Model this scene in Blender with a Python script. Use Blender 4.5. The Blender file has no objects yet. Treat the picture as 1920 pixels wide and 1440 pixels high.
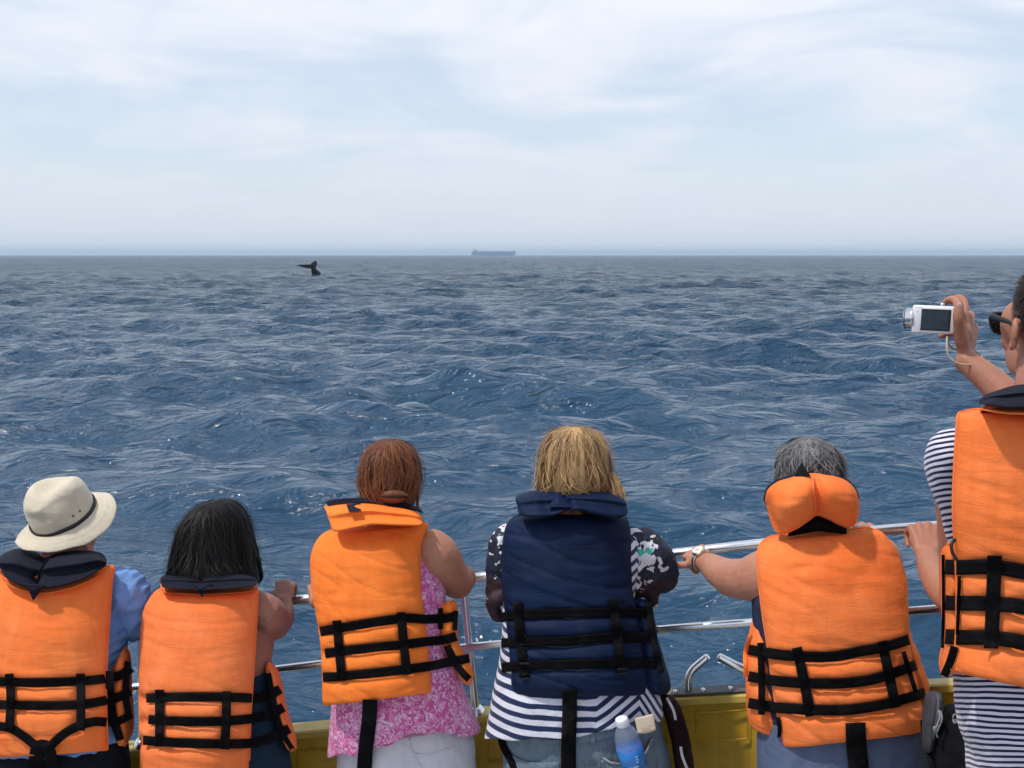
import bpy, bmesh, math, random
import numpy as np
from mathutils import Vector, Matrix, noise
from mathutils.bvhtree import BVHTree

# ------------------------------------------------------------------ camera, world, sun, exposure
SC = bpy.context.scene
COL = SC.collection
R = math.radians
random.seed(7)
rng = np.random.default_rng(11)

CAM = Vector((0.0, 0.0, 4.0))
FPX = 2000.0
PITCH = math.atan(242.0 / FPX)
cam_data = bpy.data.cameras.new('camera')
cam_data.sensor_width = 36.0
cam_data.lens = 36.0 * FPX / 1920.0
cam_data.clip_start = 0.05
cam_data.clip_end = 40000.0
cam = bpy.data.objects.new('camera', cam_data)
cam.location = CAM
cam.rotation_euler = (math.pi / 2 - PITCH, 0, 0)
COL.objects.link(cam)
SC.camera = cam

SUN_EL, SUN_AZ = R(62), R(-112)          # azimuth measured from +Y towards +X
sun_data = bpy.data.lights.new('sun', 'SUN')
sun_data.energy = 2.3
sun_data.angle = R(3)
sun_data.color = (1.0, 0.955, 0.9)
sun = bpy.data.objects.new('sun', sun_data)
sdir = Vector((math.sin(SUN_AZ) * math.cos(SUN_EL), math.cos(SUN_AZ) * math.cos(SUN_EL), math.sin(SUN_EL)))
sun.rotation_euler = sdir.to_track_quat('Z', 'Y').to_euler()
COL.objects.link(sun)

world = bpy.data.worlds.new('World')
SC.world = world
world.use_nodes = True
wt = world.node_tree
wn, wl = wt.nodes, wt.links
wn.clear()


def WN(t, **kw):
    n = wn.new(t)
    for k, v in kw.items():
        setattr(n, k, v)
    return n


w_out = WN('ShaderNodeOutputWorld')
sky = WN('ShaderNodeTexSky')
sky.sky_type = 'NISHITA'
sky.sun_disc = False
sky.sun_elevation = SUN_EL
sky.sun_rotation = SUN_AZ
sky.air_density = 1.0
sky.ozone_density = 3.0
sky.dust_density = 0.6
bg_sky = WN('ShaderNodeBackground')
bg_sky.inputs[1].default_value = 0.115
wl.new(sky.outputs[0], bg_sky.inputs[0])
tc = WN('ShaderNodeTexCoord')
sep = WN('ShaderNodeSeparateXYZ')
wl.new(tc.outputs['Generated'], sep.inputs[0])
zc = WN('ShaderNodeMath', operation='MAXIMUM')
wl.new(sep.outputs[2], zc.inputs[0]); zc.inputs[1].default_value = 0.0
za = WN('ShaderNodeMath', operation='ADD')
wl.new(zc.outputs[0], za.inputs[0]); za.inputs[1].default_value = 0.2
dx = WN('ShaderNodeMath', operation='DIVIDE'); wl.new(sep.outputs[0], dx.inputs[0]); wl.new(za.outputs[0], dx.inputs[1])
dy = WN('ShaderNodeMath', operation='DIVIDE'); wl.new(sep.outputs[1], dy.inputs[0]); wl.new(za.outputs[0], dy.inputs[1])
cmb = WN('ShaderNodeCombineXYZ'); wl.new(dx.outputs[0], cmb.inputs[0]); wl.new(dy.outputs[0], cmb.inputs[1])
mp = WN('ShaderNodeMapping'); wl.new(cmb.outputs[0], mp.inputs[0])
mp.inputs['Rotation'].default_value = (0, 0, R(25))
mp.inputs['Location'].default_value = (2.9, 5.6, 0)
mp.inputs['Scale'].default_value = (0.85, 1.0, 1.0)
n1 = WN('ShaderNodeTexNoise'); wl.new(mp.outputs[0], n1.inputs['Vector'])
n1.inputs['Scale'].default_value = 1.6; n1.inputs['Detail'].default_value = 7.0
n1.inputs['Roughness'].default_value = 0.5; n1.inputs['Distortion'].default_value = 0.8
r1 = WN('ShaderNodeMapRange'); r1.interpolation_type = 'SMOOTHSTEP'
wl.new(n1.outputs[0], r1.inputs[0])
r1.inputs[1].default_value = 0.36; r1.inputs[2].default_value = 0.60
r1.inputs[3].default_value = 0.58; r1.inputs[4].default_value = 0.97
# thin cloud everywhere near the horizon
hz = WN('ShaderNodeMapRange'); wl.new(zc.outputs[0], hz.inputs[0])
hz.inputs[1].default_value = 0.02; hz.inputs[2].default_value = 0.20
hz.inputs[3].default_value = 1.0; hz.inputs[4].default_value = 0.0
mx = WN('ShaderNodeMath', operation='MAXIMUM'); wl.new(r1.outputs[0], mx.inputs[0]); wl.new(hz.outputs[0], mx.inputs[1])
# cloud brightness texture
n2 = WN('ShaderNodeTexNoise'); wl.new(mp.outputs[0], n2.inputs['Vector'])
n2.inputs['Scale'].default_value = 2.6; n2.inputs['Detail'].default_value = 5.0; n2.inputs['Distortion'].default_value = 1.0
cr = WN('ShaderNodeValToRGB'); wl.new(n2.outputs[0], cr.inputs[0])
cr.color_ramp.elements[0].position = 0.24; cr.color_ramp.elements[0].color = (0.60, 0.665, 0.765, 1)
cr.color_ramp.elements[1].position = 0.72; cr.color_ramp.elements[1].color = (0.78, 0.80, 0.845, 1)
hcol = WN('ShaderNodeMix', data_type='RGBA')
hm = WN('ShaderNodeMapRange'); wl.new(zc.outputs[0], hm.inputs[0])
hm.inputs[1].default_value = 0.0; hm.inputs[2].default_value = 0.22
wl.new(hm.outputs[0], hcol.inputs[0])
hcol.inputs[6].default_value = (0.57, 0.61, 0.69, 1)
wl.new(cr.outputs[0], hcol.inputs[7])
bg_c = WN('ShaderNodeBackground'); wl.new(hcol.outputs[2], bg_c.inputs[0]); bg_c.inputs[1].default_value = 1.0
mixw = WN('ShaderNodeMixShader')
thin = WN('ShaderNodeMapRange'); wl.new(zc.outputs[0], thin.inputs[0])
thin.inputs[1].default_value = 0.35; thin.inputs[2].default_value = 0.95
thin.inputs[3].default_value = 1.0; thin.inputs[4].default_value = 0.72
mt = WN('ShaderNodeMath', operation='MULTIPLY'); wl.new(mx.outputs[0], mt.inputs[0]); wl.new(thin.outputs[0], mt.inputs[1])
wl.new(mt.outputs[0], mixw.inputs[0]); wl.new(bg_sky.outputs[0], mixw.inputs[1]); wl.new(bg_c.outputs[0], mixw.inputs[2])
wl.new(mixw.outputs[0], w_out.inputs[0])

SC.view_settings.view_transform = 'Standard'
SC.view_settings.look = 'None'
SC.view_settings.exposure = 0.34
SC.view_settings.gamma = 1.0
SC.view_settings.use_curve_mapping = False
SC.render.engine = 'CYCLES'
SC.cycles.max_bounces = 6
SC.cycles.volume_bounces = 0
SC.cycles.use_denoising = True

# ------------------------------------------------------------------ helpers
CT, ST = math.cos(PITCH), math.sin(PITCH)


def ray(px, py):
    a, b = (px - 960.0) / FPX, (720.0 - py) / FPX
    return Vector((a, CT + b * ST, -ST + b * CT))


def W(px, py, Y):
    """point of the photograph at forward distance Y"""
    d = ray(px, py)
    return CAM + d * (Y / d.y)


def lerp(a, b, t):
    return a + (b - a) * t


def sm(a, b, x):
    t = min(1.0, max(0.0, (x - a) / (b - a)))
    return t * t * (3 - 2 * t)


def catmull(P, n):
    """P: list of tuples; n samples per span -> array"""
    P = np.array(P, float)
    if len(P) == 2:
        return np.array([P[0] + (P[1] - P[0]) * i / n for i in range(n + 1)])
    E = np.vstack([2 * P[0] - P[1], P, 2 * P[-1] - P[-2]])
    out = []
    for i in range(1, len(E) - 2):
        p0, p1, p2, p3 = E[i - 1], E[i], E[i + 1], E[i + 2]
        for k in range(n):
            t = k / n
            out.append(0.5 * ((2 * p1) + (-p0 + p2) * t + (2 * p0 - 5 * p1 + 4 * p2 - p3) * t * t + (-p0 + 3 * p1 - 3 * p2 + p3) * t ** 3))
    out.append(P[-1])
    return np.array(out)


class Geo:
    def __init__(s):
        s.v, s.f = [], []

    def add(s, vs, fs):
        o = len(s.v)
        s.v.extend([tuple(v) for v in vs])
        s.f.extend([tuple(i + o for i in f) for f in fs])

    def merge(s, g):
        s.add(g.v, g.f)
        return s


def rings_geo(rings, cap=True):
    """closed skin over equal rings of points"""
    g = Geo()
    n = len(rings[0])
    vs = [p for r in rings for p in r]
    fs = []
    for i in range(len(rings) - 1):
        for k in range(n):
            a, b = i * n + k, i * n + (k + 1) % n
            fs.append((a, b, b + n, a + n))
    if cap:
        fs.append(tuple(range(n - 1, -1, -1)))
        m = (len(rings) - 1) * n
        fs.append(tuple(range(m, m + n)))
    g.add(vs, fs)
    return g


def tube(pts, radii, seg=12, sub=4, flat=None, updir=None):
    """tapered tube through points with rounded ends; flat = (ratio) squashes along updir"""
    rr = [r if isinstance(r, tuple) else (r, r) for r in radii]
    P = catmull([(p[0], p[1], p[2], r[0], r[1]) for p, r in zip(pts, rr)], sub)
    rings = []
    C = [Vector(p[:3]) for p in P]
    prev = None
    frames = []
    for i in range(len(C)):
        t = (C[min(i + 1, len(C) - 1)] - C[max(i - 1, 0)]).normalized()
        if prev is None:
            u = (updir if updir is not None else Vector((0, 0, 1)))
            u = u - t * u.dot(t)
            if u.length < 1e-3:
                u = Vector((1, 0, 0)) - t * t.x
            u.normalize()
        else:
            u = prev - t * prev.dot(t)
            u.normalize()
        prev = u
        frames.append((t, u, t.cross(u)))
    def ring(c, u, w, ra, rb):
        return [c + w * (ra * math.cos(2 * math.pi * k / seg)) + u * (rb * math.sin(2 * math.pi * k / seg)) for k in range(seg)]
    t, u, w = frames[0]
    for q in (0.15, 0.5, 0.85):
        s_ = math.sin(math.acos(1 - q)) if q < 1 else 1
        rings.append(ring(C[0] - t * (P[0][3] * 0.9 * (1 - q)), u, w, P[0][3] * s_, P[0][4] * s_))
    for i in range(len(C)):
        t, u, w = frames[i]
        rings.append(ring(C[i], u, w, P[i][3], P[i][4]))
    for q in (0.85, 0.5, 0.15):
        s_ = math.sin(math.acos(1 - q))
        rings.append(ring(C[-1] + t * (P[-1][3] * 0.9 * (1 - q)), u, w, P[-1][3] * s_, P[-1][4] * s_))
    return rings_geo(rings)


_ico = None


def ellipsoid(c, r, M=None):
    global _ico
    if _ico is None:
        bm = bmesh.new()
        bmesh.ops.create_icosphere(bm, subdivisions=3, radius=1)
        _ico = ([v.co.copy() for v in bm.verts], [tuple(v.index for v in f.verts) for f in bm.faces])
        bm.free()
    g = Geo()
    M = M or Matrix.Identity(3)
    c = Vector(c)
    g.add([c + M @ Vector((v.x * r[0], v.y * r[1], v.z * r[2])) for v in _ico[0]], _ico[1])
    return g


def box(c, h, M=None):
    g = Geo()
    M = M or Matrix.Identity(3)
    c = Vector(c)
    vs = [c + M @ Vector((x * h[0], y * h[1], z * h[2])) for x in (-1, 1) for y in (-1, 1) for z in (-1, 1)]
    g.add(vs, [(0, 1, 3, 2), (4, 6, 7, 5), (0, 4, 5, 1), (2, 3, 7, 6), (0, 2, 6, 4), (1, 5, 7, 3)])
    return g


def thing(name, label, cat, loc, group=None):
    o = bpy.data.objects.new(name, None)
    o.empty_display_size = 0.2
    COL.objects.link(o)
    o.location = loc
    o['label'] = label
    o['category'] = cat
    if group:
        o['group'] = group
    o['_w'] = tuple(loc)
    return o


def wloc(o):
    v = Vector((0, 0, 0))
    while o is not None:
        v += o.location
        o = o.parent
    return v


def link(name, g, mat, parent=None, smooth=True, bevel=0, label=None):
    """one mesh object; verts given in world space"""
    me = bpy.data.meshes.new(name)
    off = wloc(parent) if parent else Vector((0, 0, 0))
    va = np.array(g.v, float) - np.array(off)
    me.from_pydata(va.tolist(), [], g.f)
    me.materials.append(mat)
    o = bpy.data.objects.new(name, me)
    COL.objects.link(o)
    if parent:
        o.parent = parent
    if bevel:
        m = o.modifiers.new('b', 'BEVEL'); m.width = bevel; m.segments = 2; m.limit_method = 'ANGLE'
    me.update()
    if smooth:
        me.polygons.foreach_set('use_smooth', [True] * len(me.polygons))
    if label:
        o['label'] = label
    return o


def union(name, g, mat, parent, voxel=0.004, it=3, ratio=1.0, fac=0.5, disp=None):
    """voxel union of overlapping closed pieces -> one continuous mesh"""
    o = link(name, g, mat, parent)
    m = o.modifiers.new('r', 'REMESH'); m.mode = 'VOXEL'; m.voxel_size = voxel; m.use_smooth_shade = True
    s = o.modifiers.new('s', 'SMOOTH'); s.factor = fac; s.iterations = it
    if ratio < 1:
        d = o.modifiers.new('d', 'DECIMATE'); d.ratio = ratio
    dg = bpy.context.evaluated_depsgraph_get()
    me = bpy.data.meshes.new_from_object(o.evaluated_get(dg))
    o.modifiers.clear()
    old = o.data
    o.data = me
    bpy.data.meshes.remove(old)
    me.name = name
    if disp:
        n = len(me.vertices)
        co = np.empty(n * 3); me.vertices.foreach_get('co', co); co = co.reshape(n, 3)
        no = np.empty(n * 3); me.vertices.foreach_get('normal', no); no = no.reshape(n, 3)
        a = np.array([disp(Vector(c)) for c in co])
        co += no * a[:, None]
        me.vertices.foreach_set('co', co.ravel())
    me.polygons.foreach_set('use_smooth', [True] * len(me.polygons))
    me.update()
    return o


def bvh_of(objs):
    vs, fs = [], []
    for o in objs:
        off = wloc(o.parent) + o.location if o.parent else o.location
        b = len(vs)
        vs.extend([v.co + off for v in o.data.vertices])
        fs.extend([tuple(i + b for i in p.vertices) for p in o.data.polygons])
    return BVHTree.FromPolygons(vs, fs)


# ------------------------------------------------------------------ materials
class MAT:
    def __init__(s, name):
        s.m = bpy.data.materials.new(name)
        s.m.use_nodes = True
        s.t = s.m.node_tree
        s.n, s.l = s.t.nodes, s.t.links
        s.b = s.n['Principled BSDF']
        s.c = None

    def node(s, t, **kw):
        n = s.n.new(t)
        for k, v in kw.items():
            setattr(n, k, v)
        return n

    def set(s, **kw):
        for k, v in kw.items():
            s.b.inputs[k.replace('_', ' ')].default_value = v
        return s

    def coord(s, scale=(1, 1, 1), rot=(0, 0, 0), loc=(0, 0, 0)):
        if s.c is None:
            s.c = s.node('ShaderNodeTexCoord')
        m = s.node('ShaderNodeMapping')
        s.l.new(s.c.outputs['Object'], m.inputs[0])
        m.inputs['Scale'].default_value = scale
        m.inputs['Rotation'].default_value = rot
        m.inputs['Location'].default_value = loc
        return m.outputs[0]

    def noise(s, scale, detail=3, rough=0.5, dist=0.0, vec=None):
        n = s.node('ShaderNodeTexNoise')
        s.l.new(vec or s.coord(), n.inputs['Vector'])
        n.inputs['Scale'].default_value = scale
        n.inputs['Detail'].default_value = detail
        n.inputs['Roughness'].default_value = rough
        n.inputs['Distortion'].default_value = dist
        return n.outputs[0]

    def rng(s, v, a, b, c=0.0, d=1.0, smooth=False):
        n = s.node('ShaderNodeMapRange')
        if smooth:
            n.interpolation_type = 'SMOOTHSTEP'
        s.l.new(v, n.inputs[0])
        for i, x in enumerate((a, b, c, d)):
            n.inputs[i + 1].default_value = x
        return n.outputs[0]

    def mix(s, f, a, b, blend='MIX'):
        n = s.node('ShaderNodeMix', data_type='RGBA', blend_type=blend)
        for sock, v in ((n.inputs[0], f), (n.inputs[6], a), (n.inputs[7], b)):
            if isinstance(v, (int, float)):
                sock.default_value = v
            elif isinstance(v, tuple):
                sock.default_value = (*v[:3], 1)
            else:
                s.l.new(v, sock)
        return n.outputs[2]

    def math(s, op, a, b=None, c=None):
        n = s.node('ShaderNodeMath', operation=op)
        for i, v in enumerate((a, b, c)):
            if v is None:
                continue
            if isinstance(v, (int, float)):
                n.inputs[i].default_value = v
            else:
                s.l.new(v, n.inputs[i])
        return n.outputs[0]

    def xyz(s):
        n = s.node('ShaderNodeSeparateXYZ')
        s.l.new(s.coord(), n.inputs[0])
        return n.outputs

    def base(s, c):
        if isinstance(c, tuple):
            s.b.inputs['Base Color'].default_value = (*c[:3], 1)
        else:
            s.l.new(c, s.b.inputs['Base Color'])
        return s

    def rough(s, v):
        s.l.new(v, s.b.inputs['Roughness'])
        return s

    def bump(s, h, strength, dist=0.01, prev=None):
        n = s.node('ShaderNodeBump')
        s.l.new(h, n.inputs['Height'])
        n.inputs['Strength'].default_value = strength
        n.inputs['Distance'].default_value = dist
        if prev:
            s.l.new(prev, n.inputs['Normal'])
        s.l.new(n.outputs[0], s.b.inputs['Normal'])
        return n.outputs[0]


def fabric(name, col, col2, rough=0.85, weave=900, sheen=0.0, wr=0.32):
    m = MAT(name)
    big = m.rng(m.noise(5, 4, 0.6, 0.3), 0.35, 0.7)
    streak = m.rng(m.noise(1.0, 4, 0.6, 0.2, m.coord((34, 34, 5))), 0.4, 0.72)
    c = m.mix(big, col, col2)
    c = m.mix(m.math('MULTIPLY', streak, 0.35), c, tuple(x * 0.72 for x in col))
    salt = m.rng(m.noise(3.2, 6, 0.68, 0.8), 0.52, 0.78, 0, 0.30)
    c = m.mix(salt, c, tuple(min(1, x * 1.05 + 0.06) for x in col2))
    grime = m.rng(m.noise(11, 5, 0.7, 0.5), 0.60, 0.80, 0, 0.35)
    c = m.mix(grime, c, tuple(x * 0.5 for x in col))
    sp = m.rng(m.noise(420, 2, 0.6), 0.3, 0.7, 0.9, 1.08)
    hsv = m.node('ShaderNodeHueSaturation'); m.l.new(c, hsv.inputs['Color']); m.l.new(sp, hsv.inputs['Value'])
    m.base(hsv.outputs[0])
    m.set(Roughness=rough, Sheen_Weight=sheen, Sheen_Roughness=0.5)
    m.b.inputs['Specular IOR Level'].default_value = 0.12
    p = m.bump(m.noise(1, 4, 0.6, 0.7, m.coord((8, 8, 42))), wr, 0.009)
    m.bump(m.noise(weave, 1, 0.5), 0.25, 0.001, p)
    return m.m


def plain(name, col, rough=0.6, metal=0.0, var=0.15, scale=20, bump=0.1, spec=0.5):
    m = MAT(name)
    f = m.rng(m.noise(scale, 4, 0.6), 0.3, 0.7)
    m.base(m.mix(f, tuple(x * (1 - var) for x in col), tuple(min(1, x * (1 + var)) for x in col)))
    m.set(Roughness=rough, Metallic=metal)
    m.b.inputs['Specular IOR Level'].default_value = spec
    if bump:
        m.bump(m.noise(scale * 12, 3, 0.6), bump, 0.002)
    return m.m


def skin(name, c1, c2, red):
    m = MAT(name)
    a = m.rng(m.noise(14, 5, 0.6), 0.3, 0.7)
    b = m.rng(m.noise(60, 3, 0.6), 0.45, 0.75)
    c = m.mix(a, c1, c2)
    c = m.mix(m.math('MULTIPLY', b, 0.45), c, red)
    f = m.rng(m.noise(330, 2, 0.5), 0.62, 0.75, 0, 0.3)
    c = m.mix(f, c, tuple(x * 0.55 for x in c1))
    m.base(c)
    m.set(Roughness=0.5, Subsurface_Weight=0.12)
    m.b.inputs['Subsurface Radius'].default_value = (0.012, 0.005, 0.003)
    m.b.inputs['Subsurface Scale'].default_value = 0.6
    m.b.inputs['Specular IOR Level'].default_value = 0.4
    p = m.bump(m.noise(90, 4, 0.65), 0.25, 0.003)
    m.bump(m.noise(500, 3, 0.6), 0.35, 0.0012, p)
    return m


def hair_mat(name, dark, light, rough=0.5):
    m = MAT(name)
    at = m.node('ShaderNodeAttribute', attribute_name='tint')
    c = m.mix(at.outputs['Fac'], dark, light)
    m.base(c)
    m.set(Roughness=rough)
    m.b.inputs['Specular IOR Level'].default_value = 0.22
    return m.m


ORANGE = fabric('orange_nylon', (0.88, 0.185, 0.040), (0.94, 0.245, 0.070))
ORANGE2 = fabric('orange_nylon_warm', (0.92, 0.195, 0.030), (0.96, 0.245, 0.045))
ORANGE3 = fabric('orange_nylon_worn', (0.88, 0.19, 0.048), (0.94, 0.25, 0.08))
NAVY_JK = fabric('navy_nylon', (0.0035, 0.010, 0.034), (0.006, 0.017, 0.055), 0.6)
COLLAR_NAVY = fabric('dark_collar_fabric', (0.010, 0.011, 0.022), (0.015, 0.016, 0.029), 0.8)
WEB = fabric('black_webbing', (0.0022, 0.0018, 0.0026), (0.004, 0.0035, 0.0045), 0.9, 500)
STEEL = plain('stainless_steel', (0.80, 0.80, 0.80), 0.22, 1.0, 0.05, 60, 0.0)
SK_PALE = skin('skin_pink', (0.42, 0.185, 0.115), (0.49, 0.23, 0.15), (0.44, 0.12, 0.075)).m
SK_TAN = skin('skin_tan', (0.40, 0.175, 0.105), (0.46, 0.215, 0.13), (0.40, 0.115, 0.07)).m
HAIR_RED = hair_mat('auburn_hair', (0.022, 0.006, 0.0025), (0.30, 0.10, 0.038))
HAIR_BLK = hair_mat('black_hair', (0.0010, 0.0008, 0.0009), (0.011, 0.008, 0.0075), 0.5)
HAIR_BLD = hair_mat('blonde_hair', (0.045, 0.020, 0.008), (0.66, 0.41, 0.19))
HAIR_GRY = hair_mat('grey_hair', (0.010, 0.0095, 0.010), (0.26, 0.25, 0.25), 0.5)
HAIR_BRN = hair_mat('brown_hair', (0.012, 0.007, 0.005), (0.06, 0.038, 0.027), 0.5)
TEE_BLUE = fabric('blue_cotton', (0.17, 0.30, 0.62), (0.21, 0.35, 0.68), 0.85)
DARK_TROUSERS = fabric('dark_trouser_cloth', (0.008, 0.009, 0.016), (0.012, 0.013, 0.022), 0.8)
TEAL_DRESS = fabric('dark_teal_cloth', (0.006, 0.022, 0.042), (0.010, 0.033, 0.06), 0.75)
WHITE_DENIM = fabric('white_denim', (0.60, 0.59, 0.64), (0.66, 0.65, 0.70), 0.85, 700)
SHORTS_GREY = fabric('slate_cotton', (0.085, 0.11, 0.19), (0.115, 0.145, 0.235), 0.85)
TANK_NAVY = fabric('navy_cotton', (0.02, 0.025, 0.055), (0.03, 0.036, 0.075), 0.85)
BLACK_BAG = fabric('black_nylon', (0.003, 0.003, 0.0042), (0.006, 0.006, 0.007), 0.8)
GREY_RUBBER = plain('dark_grey_rubber', (0.032, 0.033, 0.04), 0.75, 0, 0.2, 60, 0.4)
GREY_TRIM = plain('grey_trim', (0.07, 0.07, 0.08), 0.6, 0, 0.2, 60, 0.3)
HAT = fabric('natural_canvas', (0.58, 0.50, 0.38), (0.69, 0.61, 0.475), 0.9, 1300, 0.2, 0.25)
BLACK_PLASTIC = plain('black_plastic', (0.005, 0.005, 0.006), 0.5, 0, 0.1, 30, 0)
WHITE_PLASTIC = plain('white_camera_plastic', (0.80, 0.80, 0.82), 0.3, 0, 0.03, 30, 0)
CARD = plain('beige_card', (0.56, 0.46, 0.35), 0.8, 0, 0.12, 40, 0.1)
GOLD = plain('watch_metal', (0.72, 0.64, 0.50), 0.25, 1.0, 0.1, 80, 0.1)
WATCH_FACE = plain('watch_dial', (0.75, 0.74, 0.68), 0.2, 0, 0.05, 80, 0)
CORD = plain('cord_beige', (0.45, 0.38, 0.28), 0.8, 0, 0.1, 90, 0.2)
WHALE = plain('wet_whale_skin', (0.001, 0.002, 0.006), 0.6, 0, 0.3, 1.5, 0.2, 0.15)
DECKM = plain('deck_paint', (0.34, 0.35, 0.34), 0.75, 0, 0.1, 8, 0.5)
SHOE = plain('shoe_fabric', (0.05, 0.05, 0.055), 0.8, 0, 0.2, 30, 0.3)


def yellow_paint():
    m = MAT('mustard_yellow_paint')
    st = m.rng(m.noise(3, 5, 0.65, 0.4, m.coord((2, 2, 5))), 0.4, 0.75)
    c = m.mix(st, (0.46, 0.275, 0.009), (0.36, 0.21, 0.009))
    dirt = m.rng(m.noise(26, 5, 0.7), 0.56, 0.74, 0, 0.55)
    c = m.mix(dirt, c, (0.13, 0.085, 0.02))
    run = m.rng(m.noise(1, 4, 0.6, 0.3, m.coord((30, 30, 3))), 0.58, 0.75, 0, 0.4)
    c = m.mix(run, c, (0.17, 0.11, 0.02))
    m.base(c)
    m.set(Roughness=0.45)
    m.bump(m.noise(18, 4, 0.6), 0.15, 0.01)
    return m.m


YELLOW = yellow_paint()
YELLOW_CAP = plain('pale_yellow_paint', (0.50, 0.36, 0.07), 0.45, 0, 0.2, 9, 0.15)


def striped(name, period, frac, dark, light, slope=None, ox=0.0):
    m = MAT(name)
    X = m.xyz()
    z = X[2]
    wob = m.rng(m.noise(5, 3, 0.5), 0, 1, -0.012, 0.012)
    z = m.math('ADD', z, wob)
    if slope:
        z = slope(m, X, z)
    fr = m.math('FRACT', m.math('DIVIDE', m.math('ADD', z, 20.0 + ox), period))
    tri = m.math('ABSOLUTE', m.math('SUBTRACT', fr, 0.5))
    k = m.rng(tri, frac / 2 - 0.035, frac / 2 + 0.035, 0, 1, True)
    m.base(m.mix(k, dark, light))
    m.set(Roughness=0.85, Sheen_Weight=0.2)
    m.b.inputs['Specular IOR Level'].default_value = 0.2
    p = m.bump(m.noise(9, 4, 0.55, 0.6), 0.5, 0.03)
    m.bump(m.noise(900, 1, 0.5), 0.3, 0.001, p)
    return m.m


STRIPE_FINE = striped('fine_navy_white_stripes', 0.01185, 0.47, (0.008, 0.011, 0.045), (0.66, 0.65, 0.78), lambda m, X, z: m.math('ADD', z, m.math('MULTIPLY', X[1], 0.42)))


def floral():
    m = MAT('magenta_floral_cotton')
    v = m.noise(34, 3, 0.55, 1.8)
    k = m.rng(v, 0.47, 0.54, 0, 1, True)
    v2 = m.noise(52, 2, 0.5, 2.2)
    k2 = m.rng(v2, 0.55, 0.59, 0, 0.9, True)
    c = m.mix(k, (0.50, 0.085, 0.27), (0.62, 0.21, 0.42))
    c = m.mix(k2, c, (0.72, 0.50, 0.66))
    v3 = m.rng(m.noise(70, 1, 0.5, 1.0), 0.70, 0.74, 0, 0.8, True)
    c = m.mix(v3, c, (0.08, 0.06, 0.12))
    m.base(c)
    m.set(Roughness=0.85, Sheen_Weight=0.2)
    m.b.inputs['Specular IOR Level'].default_value = 0.2
    m.bump(m.noise(10, 4, 0.55, 0.5), 0.5, 0.03)
    return m.m


FLORAL = floral()


def denim():
    m = MAT('faded_blue_denim')
    a = m.rng(m.noise(7, 5, 0.6, 0.3), 0.35, 0.7)
    b = m.rng(m.noise(1, 3, 0.7, 0.2, m.coord((160, 160, 40))), 0.3, 0.7, 0, 0.5)
    c = m.mix(a, (0.055, 0.085, 0.12), (0.15, 0.20, 0.25))
    c = m.mix(b, c, (0.21, 0.26, 0.31))
    m.base(c)
    m.set(Roughness=0.9)
    p = m.bump(m.noise(11, 4, 0.55, 0.6), 0.5, 0.03)
    m.bump(m.noise(600, 2, 0.5), 0.4, 0.001, p)
    return m.m


DENIM = denim()

# ------------------------------------------------------------------ sea
SEA_R = 12000.0


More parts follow.
